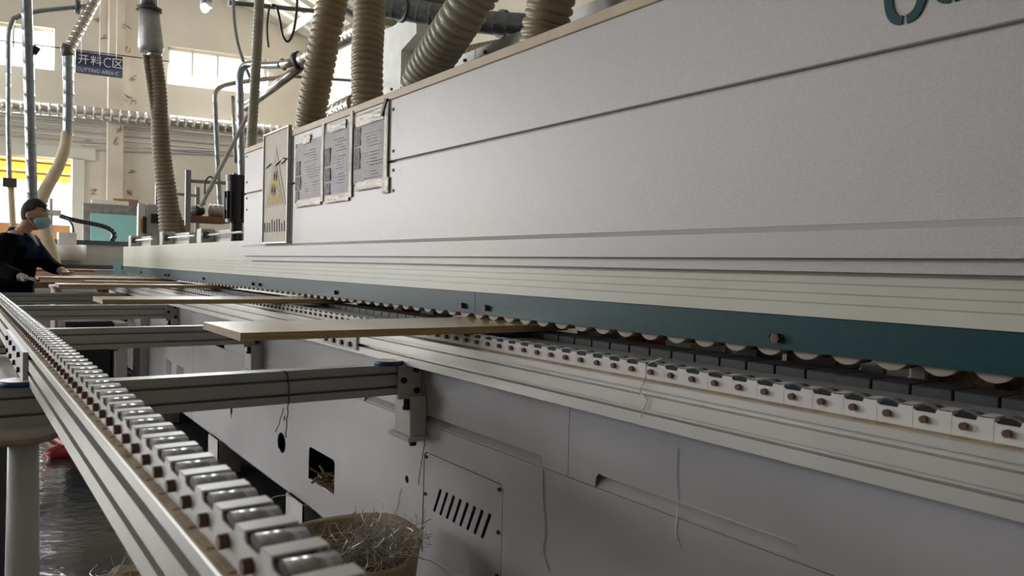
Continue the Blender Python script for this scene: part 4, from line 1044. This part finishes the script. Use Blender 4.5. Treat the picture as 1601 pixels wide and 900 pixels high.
dp = tag(B().cyl(atY(314, 322, 8.2), atY(399, 158, 8.2), .022, 10).build('diagonal_pole', 'galv'), 'long thin pole leaning diagonally past the rack', 'pole')
tag(B().tube(spline([atY(320, 320, 8.2), atY(321, 285, 8.2), atY(330, 276, 8.2), atY(334, 288, 8.2), atY(325, 305, 8.2), atY(318, 316, 8.2)], 6), .008, 8).build('loose_cable', 'cable'), 'black cable looped around the leaning pole', 'cable')

# ------------------------------------------------------------------ ducts and hoses
def duct(name, lab, pts, w_px, m='duct', Y=None, smoothp=False, pitch=.16):
    r = rad(pts[len(pts) // 2], w_px)
    o = spiral(name, pts, r, m, None, pitch, 18, smoothp); return tag(o, lab, 'duct')
Y = 10.6
d1 = thing('spiral_duct', 'slim spiral duct bending over at the top beside the doorway', 'duct', (.3, Y, 0))
pp = [atY(15, 288, Y), atY(13, 200, Y), atY(13, 60, Y), atY(15, 38, Y), atY(22, 28, Y), atY(34, 22, Y), atY(60, 17, Y), atY(122, 11, Y), atY(150, 8, Y)]
spiral('duct_run', pp, rad(pp[2], 9), 'duct', d1, .16, 18)
q_ = atY(120, 11, Y); _sm(B().cyl(q_ - Vector((.02, 0, 0)), q_ + Vector((.03, 0, 0)), .085, 18).build('collar', 'darksteel', d1))
box('damper', atY(4, 288, Y).x, atY(26, 288, Y).x, Y - .08, Y + .08, atY(15, 293, Y).z, atY(15, 279, Y).z, 'darksteel', d1)
B().tube([atY(17, 292, Y), atY(20, 350, Y), atY(22, 400, Y), atY(22, 470, Y)], rad(pp[1], 11), 14).build('lower_sleeve', 'cloth', d1)
d2 = duct('spiral_duct', 'thick vertical spiral duct in front of the doorway', [Vector((atY(41, -25, 9.0).x - .02, 9.0, roofz(.5) - .02)), atY(41, -25, 9.0), atY(46, 150, 9.0), atY(50, 300, 9.0), atY(50, 345, 9.0)], 18.5)
B().obox(atY(50, 76, 9.0), atY(60, 82, 9.0), .05, .08).build('damper_box', 'blackp', d2)
d3 = thing('spiral_duct', 'spiral duct kinked beside the hanging sign, ending in a cream sleeve', 'duct', (1, 10.5, 0)); Y = 10.5
a_ = [atY(106, 210, Y), atY(107, 150, Y), atY(106, 82, Y)]; r_ = rad(a_[1], 18); spiral('lower_run', a_, r_, 'duct', d3, .16)
b_ = [atY(105, 84, Y), atY(122, 50, Y), atY(142, 12, Y), atY(156, -15, Y), atY(215, -130, Y)]; spiral('upper_run', b_, r_, 'ductw', d3, .07)
_sm(B().tube([atY(107, 88, Y), atY(104, 78, Y), atY(107, 72, Y)], r_ * 1.12, 16).build('elbow_collar', 'darksteel', d3))
_sm(B().tube(spline([atY(105, 206, Y), atY(101, 232, Y), atY(90, 262, Y), atY(72, 295, Y), atY(62, 318, Y)], 6), [r_ * (1.0 + .25 * i / 24) for i in range(25)], 16).build('cloth_sleeve', 'cloth', d3))
_sm(B().tube(spline([atY(66, 330, 10.45), atY(72, 365, 10.45), atY(82, 400, 10.45), atY(88, 425, 10.45)], 6), .07, 14).build('lower_sleeve', 'cloth', d3))
# funnel and the brown hose pair that feeds the machine
Y = 7.7
fd = thing('funnel_duct', 'grey funnel duct feeding a brown corrugated hose down to the machine', 'duct', (1.7, Y, 1.3))
c = lambda x, y: atY(x, y, Y)
_sm(B().tube([Vector((c(233, -20).x, Y, roofz(c(233, -20).x) - .02)), c(233, -20), c(233, 14)], rad(c(233, 10), 29), 22).build('inlet', 'duct', fd))
_sm(B().tube([c(233, 13), c(233, 17)], rad(c(233, 15), 44), 22).build('flange', 'darksteel', fd))
_sm(B().tube([c(233, 16), c(235, 45), c(236, 74), c(236, 82)], [rad(c(233, 16), 34), rad(c(235, 45), 38), rad(c(236, 74), 43), rad(c(236, 82), 36)], 22).build('funnel', 'galv', fd))
_sm(B().tube([c(241, 78), c(242, 92)], rad(c(241, 80), 24), 18).build('outlet', 'duct', fd))
_sm(hose('hose', [c(242, 88), c(248, 140), c(250, 200), c(255, 260), c(262, 310), c(266, 362)], rad(c(242, 90), 23), .035, 'hosebr', fd, .06, 18, rad(c(242, 90), 36)))
_sm(hose('side_hose', [c(227, 86), c(234, 130), c(242, 180), c(252, 240), c(264, 300), c(284, 366)], rad(c(230, 90), 10), .03, 'hosebr', fd, .06, 14, rad(c(230, 90), 20)))
# hoses rising out of the hood top
HDX = 1.42
def hood_hose(lab, base, pts, wpx, m='pvc', pitch=.024, X=1.30, yadd=0.0):
    r = rad(atX(*base, X), wpx); p = [atX(*base, X)]; q1 = atX(*pts[0][:2], X + pts[0][2]); q2 = atX(*pts[1][:2], X + pts[1][2]); dd = ((q2 - q1).normalized() + Vector((0, 0, .9))).normalized()
    p[0] = q1 - dd * ((q1.z - 1.685) / dd.z)          # runs straight down through the hood top
    q_ = [atX(x, y, X + dx) for x, y, dx in pts]; e_ = q_[-1]; d_ = (q_[-1] - q_[-2]).normalized()
    q_ += [e_ + d_ * .25, Vector((HDX, e_.y + d_.y * .5 + yadd, 3.1)), Vector((HDX, e_.y + d_.y * .5 + yadd, 3.58))]      # up into the header duct
    o = hose('flexible_hose', [p[0]] + q_, r, pitch, m, None, .055, 24)
    return tag(o, lab, 'hose', 'extraction hoses on the hood')
hood_hose('beige ribbed hose rising straight from the hood behind the taped papers', (574, 166), [(574, 150, 0), (574, 90, 0), (577, 30, .02), (578, -40, .04)], 50, 'pvc', .026)
hood_hose('dark beige ribbed hose leaning out of the hood beside the warning plate', (486, 202), [(487, 180, 0), (497, 120, 0), (508, 60, 0), (520, 0, .02), (528, -50, .04)], 46, 'pvc', .030)
hood_hose('thick ribbed hose slanting steeply across the hood top', (655, 138), [(664, 118, 0), (690, 75, .0), (716, 35, .0), (742, -5, .02), (765, -45, .04)], 62, 'hoseg', .026, yadd=.45)
hood_hose('widest beige ribbed hose standing over the plain panel', (848, 62), [(852, 45, 0), (858, 20, 0), (864, -10, 0), (870, -50, .02)], 74, 'pvc', .024, yadd=-.2)
hh = hood_hose('slim ribbed hose rising at the far end of the hood', (392, 224), [(394, 205, .02), (398, 140, .02), (402, 70, .04), (405, 10, .06), (407, -30, .08)], 16, 'hoseg', .024, 1.34)
hd_t = thing('header_duct', 'overhead galvanised header duct that the hood hoses plug into', 'duct', (HDX, 2.5, 3.7))
spiral('duct_run', [(HDX, .7, 3.72), (HDX, 4.5, 3.72)], .17, 'duct', hd_t, .14, 22)
for y in (1.1, 4.2): B().cyl((HDX, y, 3.85), (HDX, y, roofz(HDX)), .008, 8).build('hanger_rod', 'darksteel', hd_t)
# hose lying along the hood top behind the plates
o = hose('flexible_hose', [Vector((1.62, 1.3, 1.80)), atX(745, 76, 1.62) + Vector((0, 0, -.03)), atX(700, 95, 1.62) + Vector((0, 0, -.03)), Vector((1.62, 3.2, 1.76))], .045, .03, 'pvc', None, .07, 16); tag(o, 'thin ribbed hose lying along the hood top behind the plates', 'hose')
o = spiral('spiral_duct', [atX(505, 190, 1.72), atX(535, 172, 1.72), atX(556, 162, 1.72)], .055, 'ductw', None, .07); tag(o, 'short bright duct lying on the hood between two ribbed hoses', 'duct')
# overhead main duct and its branch
Y = 5.3
md = thing('main_duct', 'large dark galvanised main duct running overhead above the hood', 'duct', (3, Y, 3))
cc = lambda x, y, Y_=5.3: atY(x, y, Y_)
spiral('main_run', [cc(596, 8, 5.6), cc(632, 14, 5.5), cc(700, 27, 5.3), cc(770, 36, 5.1), cc(826, 40, 4.95), cc(850, 48, 4.9), cc(866, 80, 4.85), cc(868, 110, 4.85), Vector((cc(868, 110, 4.85).x, 4.85, .5)), Vector((cc(868, 110, 4.85).x, 4.85, .0))], rad(cc(700, 25), 38), 'duct', md, .10, 22, True, .025)
_sm(B().tube([cc(626, 13, 5.5), cc(631, 14, 5.5)], rad(cc(630, 14), 47), 22).build('joint_flange', 'darksteel', md))
_sm(B().tube([cc(782, 37, 5.08), cc(788, 38, 5.08)], rad(cc(785, 37), 44), 22).build('joint_flange', 'darksteel', md))
_sm(B().tube([cc(560, -14, 5.7), cc(640, -2, 5.5), cc(700, 4, 5.4)], rad(cc(640, 0), 24), 18).build('upper_pipe', 'hosebr', md))
bd = thing('branch_duct', 'bright spiral branch duct sloping down beside the ribbed hoses', 'duct', (3.4, 7, 3.2))
e = lambda x, y, Y_=7.5: atY(x, y, Y_)
spiral('sloping_run', [e(470, 95, 7.8), e(520, 68, 7.3), e(570, 42, 6.6), e(610, 25, 6.0)], rad(e(520, 68), 27), 'ductw', bd, .09, 20, False, .035)
_sm(B().tube([e(464, 97, 7.85), e(471, 94, 7.8)], rad(e(467, 96, 7.85), 32), 20).build('joint_flange', 'black', bd))
_sm(B().tube([e(440, 101, 8.0), e(466, 96, 7.85)], rad(e(450, 100, 8), 15), 16).build('reducer', 'ductw', bd))
_sm(B().tube([e(441, 101, 8.0), e(444, 100.5, 8.0)], rad(e(450, 100, 8), 20), 16).build('joint_flange', 'black', bd))
_sm(B().tube(spline([e(440, 101, 8.0), e(412, 102, 8.3), e(392, 100, 8.5), e(380, 105, 8.6), e(375, 122, 8.6), e(375, 140, 8.6)], 6), rad(e(400, 100, 8.4), 12), 16).build('elbow_run', 'duct', bd))
spiral('drop_pipe', [e(375, 138, 8.6), e(376, 200, 8.6), e(378, 290, 8.6)], rad(e(376, 200, 8.6), 12), 'duct', bd, .16)
sd = thing('slim_duct', 'slim duct pair dropping behind the leaning pole', 'duct', (3.2, 9.5, 1.5))
g = lambda x, y, Y_=9.6: atY(x, y, Y_)
_sm(B().tube(spline([g(470, 105), g(440, 120), g(410, 124), g(365, 130), g(345, 136), g(337, 146), g(336, 165)], 6), rad(g(345, 136), 8), 14).build('upper_run', 'ductw', sd))
spiral('drop_pipe', [g(336, 160), g(339, 230), g(344, 325)], rad(g(340, 230), 8.5), 'duct', sd, .16)
_sm(B().tube([g(364, 150), g(366, 200), g(369, 255)], rad(g(366, 200), 6), 12).build('side_pipe', 'ductw', sd))
o = _sm(B().tube([g(383, 168, 9.2), g(430, 135, 8.6), g(470, 105, 8.0)], rad(g(430, 135, 8.6), 15), 16).build('sloping_duct', 'ductw')); tag(o, 'plain bright duct sloping up under the branch duct flange', 'duct')
# wall duct and conduits on the end wall
o = spiral('wall_duct', [onwall(-25, 164, .2), onwall(150, 178, .2), onwall(400, 203, .2), onwall(470, 209, .2)], .105, 'ductw', None, .12); tag(o, 'long horizontal spiral duct fixed along the end wall', 'duct')
for k in range(7):
    y = 178 + 7.5 * k; p0 = onwall(-20 if k < 5 else 128, y if k < 5 else y + 10, .02); p1 = onwall(480, y + 34 - k * 1.5, .02); p1.z = p0.z - .01 * k if k < 5 else p1.z
    o = B().cyl(p0, p1, .012, 8).build('wall_conduit', 'frame' if k % 2 else 'galv'); tag(o, 'thin %s conduit running along the end wall below the wall duct' % ('cream' if k % 2 else 'grey'), 'conduit', '%s conduits on the end wall' % ('cream' if k % 2 else 'grey'))
# stains: cable scraps and peeling patches on the wall beside the pilaster
for k, (sx, sy, L, a) in enumerate(((158, 58, 9, .3), (196, 38, 10, -.4), (203, 122, 11, -.5), (197, 150, 12, -.6), (200, 80, 12, 1.3), (150, 32, 10, .8), (134, 82, 9, .2), (206, 162, 8, .9), (130, 222, 14, .25), (180, 224, 12, 1.2), (205, 268, 10, .1), (140, 300, 14, .1), (200, 300, 10, -.7), (196, 190, 14, 1.45), (185, 205, 12, 1.5))):
    b = B(); rnd = random.Random(k)
    for j in range(5):
        a2 = a + rnd.uniform(-.5, .5); s0 = (sx + rnd.uniform(-5, 5), sy + rnd.uniform(-4, 4)); o2 = .172 if 168 < s0[0] < 192 else .006
        p0 = onwall(s0[0], s0[1], o2); p1 = onwall(s0[0] + L * .6 * math.cos(a2), s0[1] - L * .6 * math.sin(a2), o2)
        b.obox(p0, p1, .006, rnd.uniform(.006, .022), (0, 1, 0))
    o = b.build('peeling_patch', 'stain', bpy.data.objects['wall_end']); o['kind'] = 'stuff'
# hanging sign
Y = 12.0
sg = thing('area_sign', 'navy hanging sign with white lettering near the kinked duct', 'sign', (1.4, Y, 3.6))
pA, pB, pC, pD = atY(118, 80, Y), atY(191, 91, Y), atY(191, 123, Y), atY(118, 114, Y)
W_ = (pB - pA).length; H_ = pA.z - pD.z; zc = (pA.z + pD.z + pB.z + pC.z) / 4; ang = -.19
sx0 = pA.x; 
def sgp(u, v, o=0): return Vector((sx0 + u, Y - .10 * u - o, zc - H_ / 2 + v + .012 * u))   # u to the right, v up, o out of the face
def sbox(name, u0, u1, v0, v1, o0, o1, m): 
    vs = [sgp(u, v, o) for u in (u0, u1) for o in (o0, o1) for v in (v0, v1)]
    return B().add(vs, [(0, 1, 3, 2), (4, 6, 7, 5), (0, 4, 5, 1), (2, 3, 7, 6), (0, 2, 6, 4), (1, 5, 7, 3)]).build(name, m, sg)
sbox('panel', 0, W_, 0, H_, -.02, 0, 'navy'); sbox('lower_band', 0, W_, 0, H_ * .36, 0, .003, 'navy2'); sbox('right_edge', W_, W_ + .012, 0, H_, -.02, .002, 'frame')
def text(txt, u, v, size, m, width=None):
    cu = bpy.data.curves.new('t', 'FONT'); cu.body = txt; cu.size = size; cu.extrude = .002
    o = bpy.data.objects.new('tmp_t', cu); C.objects.link(o); dg = bpy.context.evaluated_depsgraph_get(); dg.update()
    me = bpy.data.meshes.new_from_object(o.evaluated_get(dg)); bpy.data.objects.remove(o)
    if len(me.vertices) == 0: return None
    xs_ = [q.co.x for q in me.vertices]; w0 = min(xs_); k_ = (width / (max(xs_) - w0)) if width else 1
    for q in me.vertices: q.co = sgp(u + (q.co.x - w0) * k_, v + q.co.y, .005 + q.co.z)
    return link('lettering', me, m, sg)
text('CUTTING AREA C', W_ * .04, H_ * .09, H_ * .24, 'letter', W_ * .87)
# the four characters, drawn as strokes
def stroke(pts, u0, v0, s, w_=.085):
    b = B(); P_ = [sgp(u0 + a * s, v0 + c_ * s, .006) for a, c_ in pts]
    for a, c_ in zip(P_, P_[1:]): b.obox(a, c_, w_ * s, .004, (0, -1, 0)); 
    return b
def glyph(strokes, u0, v0, s):
    b = B()
    for st_ in strokes:
        t = stroke(st_, u0, v0, s); b.add(t.v, t.f)
    return b.build('lettering', 'letter', sg)
kai = [[(.12, .86), (.88, .86)], [(.04, .50), (.96, .50)], [(.33, .86), (.33, .45), (.24, .20), (.08, .02)], [(.68, .86), (.68, .0)]]
liao = [[(.25, .95), (.25, .02)], [(.06, .85), (.13, .66)], [(.45, .87), (.37, .66)], [(.02, .56), (.50, .56)], [(.25, .52), (.05, .22)], [(.27, .50), (.46, .30)], [(.60, .82), (.72, .72)], [(.57, .58), (.70, .48)], [(.84, .97), (.84, .0)], [(.52, .26), (1.0, .36)]]
qu = [[(.95, .90), (.10, .90), (.10, .05), (.98, .05)], [(.30, .72), (.80, .22)], [(.80, .74), (.55, .42), (.26, .22)]]
cee = [[(.62 + .40 * math.cos(a), .47 + .46 * math.sin(a)) for a in [math.radians(50 + 26 * k) for k in range(11)]]]
hs = H_ * .47; v0 = H_ * .43
glyph(kai, W_ * .045, v0, hs); glyph(liao, W_ * .31, v0, hs); glyph(cee, W_ * .545, v0, hs * .95); glyph(qu, W_ * .765, v0, hs)
for u in (.12, .5, .86):
    B().cyl(sgp(W_ * u, H_ - .03, .004), Vector((sgp(W_ * u, 0).x, sgp(W_ * u, 0).y, roofz(sgp(W_ * u, 0).x))), .005, 6).build('hanger', 'frame', sg)
tag(B().cyl(onwall(-10, 62, 1.4), onwall(265, 96, 1.4), .008, 6).build('guy_wire', 'cable'), 'thin dark wire stretched across below the upper windows', 'wire')
# ceiling lamp
LAMP_W = 30
Y = 11.0
lp = thing('bulkhead_lamp', 'dark bulkhead lamp with a pale lens under the roof', 'lamp', atY(322, 10, Y))
p = atY(322, 6, Y); r = rad(p, 20)
_sm(B().cyl(p + Vector((0, 0, .16)), p + Vector((0, 0, -.05)), r, 20).build('housing', 'darksteel', lp))
lm = ell(p + Vector((-.02, -.03, -.06)), (r * .75, r * .75, .07), 0); lo = link('lens', lm, 'lamp', None, True); lo.parent = lp; lo.matrix_parent_inverse = Matrix.Translation(lp.location).inverted()
B().cyl(p + Vector((0, 0, .16)), Vector((p.x, p.y, roofz(p.x))), .015, 8).build('stem', 'darksteel', lp)
ll = bpy.data.lights.new('bulkhead_lamp_light', 'POINT'); ll.energy = LAMP_W; ll.shadow_soft_size = .09; ll.color = (1.0, .97, .92)
lo2 = bpy.data.objects.new('bulkhead_lamp_light', ll); C.objects.link(lo2); lo2.location = p + Vector((-.02, -.03, -.20))
# loose cables under the roof
tag(B().tube(spline([atY(365, -5, 9.5), atY(366, 30, 9.5), atY(371, 65, 9.5), atY(379, 92, 9.5), atY(392, 124, 9.5)], 6), .022, 8).build('overhead_cable', 'rack'), 'thick grey cable hanging down past the bright window', 'cable')
tag(B().tube(spline([atY(424, 8, 8.5), atY(432, 10, 8.5), atY(437, 28, 8.5), atY(442, 55, 8.5), atY(450, 65, 8.5), atY(458, 52, 8.5), atY(463, 25, 8.5), atY(465, -5, 8.5)], 6), .014, 8).build('overhead_cable', 'cable'), 'black cable looping in a deep sag under the roof', 'cable')
tag(B().tube(spline([atY(421, 12, 8.5), atY(418, 35, 8.5), atY(418, 55, 8.5), atY(420, 74, 8.5)], 6), .011, 8).build('overhead_cable', 'cable'), 'short black cable end hanging straight beside the looped one', 'cable')
tag(B().cyl(atY(358, 4, 10.0), atY(500, 18, 10.0), .03, 8).build('tie_rod', 'darksteel'), 'dark horizontal rod under the roof carrying the loose cables', 'rod')
tag(B().cyl(atY(448, 119, 10.5), atY(612, 130, 10.5), .02, 8).build('tie_rod', 'darksteel'), 'thin dark pipe crossing behind the ribbed hoses', 'pipe')
# outside the doorway: yellow canopy, ground, far strip
cv = []; n = 60
for i in range(n + 1):
    x = -3 + 6.5 * i / n
    for (y, z) in ((15.3, 3.9), (18.5, 3.0)): cv.append((x, y, z + .03 * (i % 2)))
cf = [(2 * i, 2 * i + 2, 2 * i + 3, 2 * i + 1) for i in range(n)]
cn = thing('door_canopy', 'yellow corrugated canopy seen through the doorway', 'canopy', (0, 15.3, 2.9)); 
zE = atY(60, 284, 16.6).z; zS = zE + .55
for k in range(4):
    y0 = 14.5 + .55 * k; z0 = zS - .55 * k / 4
    vs = []
    for i in range(n + 1):
        x = -2.5 + 6.5 * i / n
        for (y, z) in ((y0, z0), (y0 + .53, z0 - .13)): vs.append((x, y, z + .02 * (i % 2)))
    B().add(vs, cf).build('canopy_sheet', 'canopy', cn)
    B().obox((-2.5, y0, z0 - .03), (4, y0, z0 - .03), .03, .03).build('purlin', 'brown', cn)
struct(B().box(-14, 12, 14.3, 40, -.12, -.005).build('floor_outside', 'ochre'))
tag(B().box(-4, 4.5, 17.5, 17.7, 0, atY(100, 352, 17.5).z).build('yard_wall', 'ochre'), 'low ochre wall outside the doorway', 'wall')
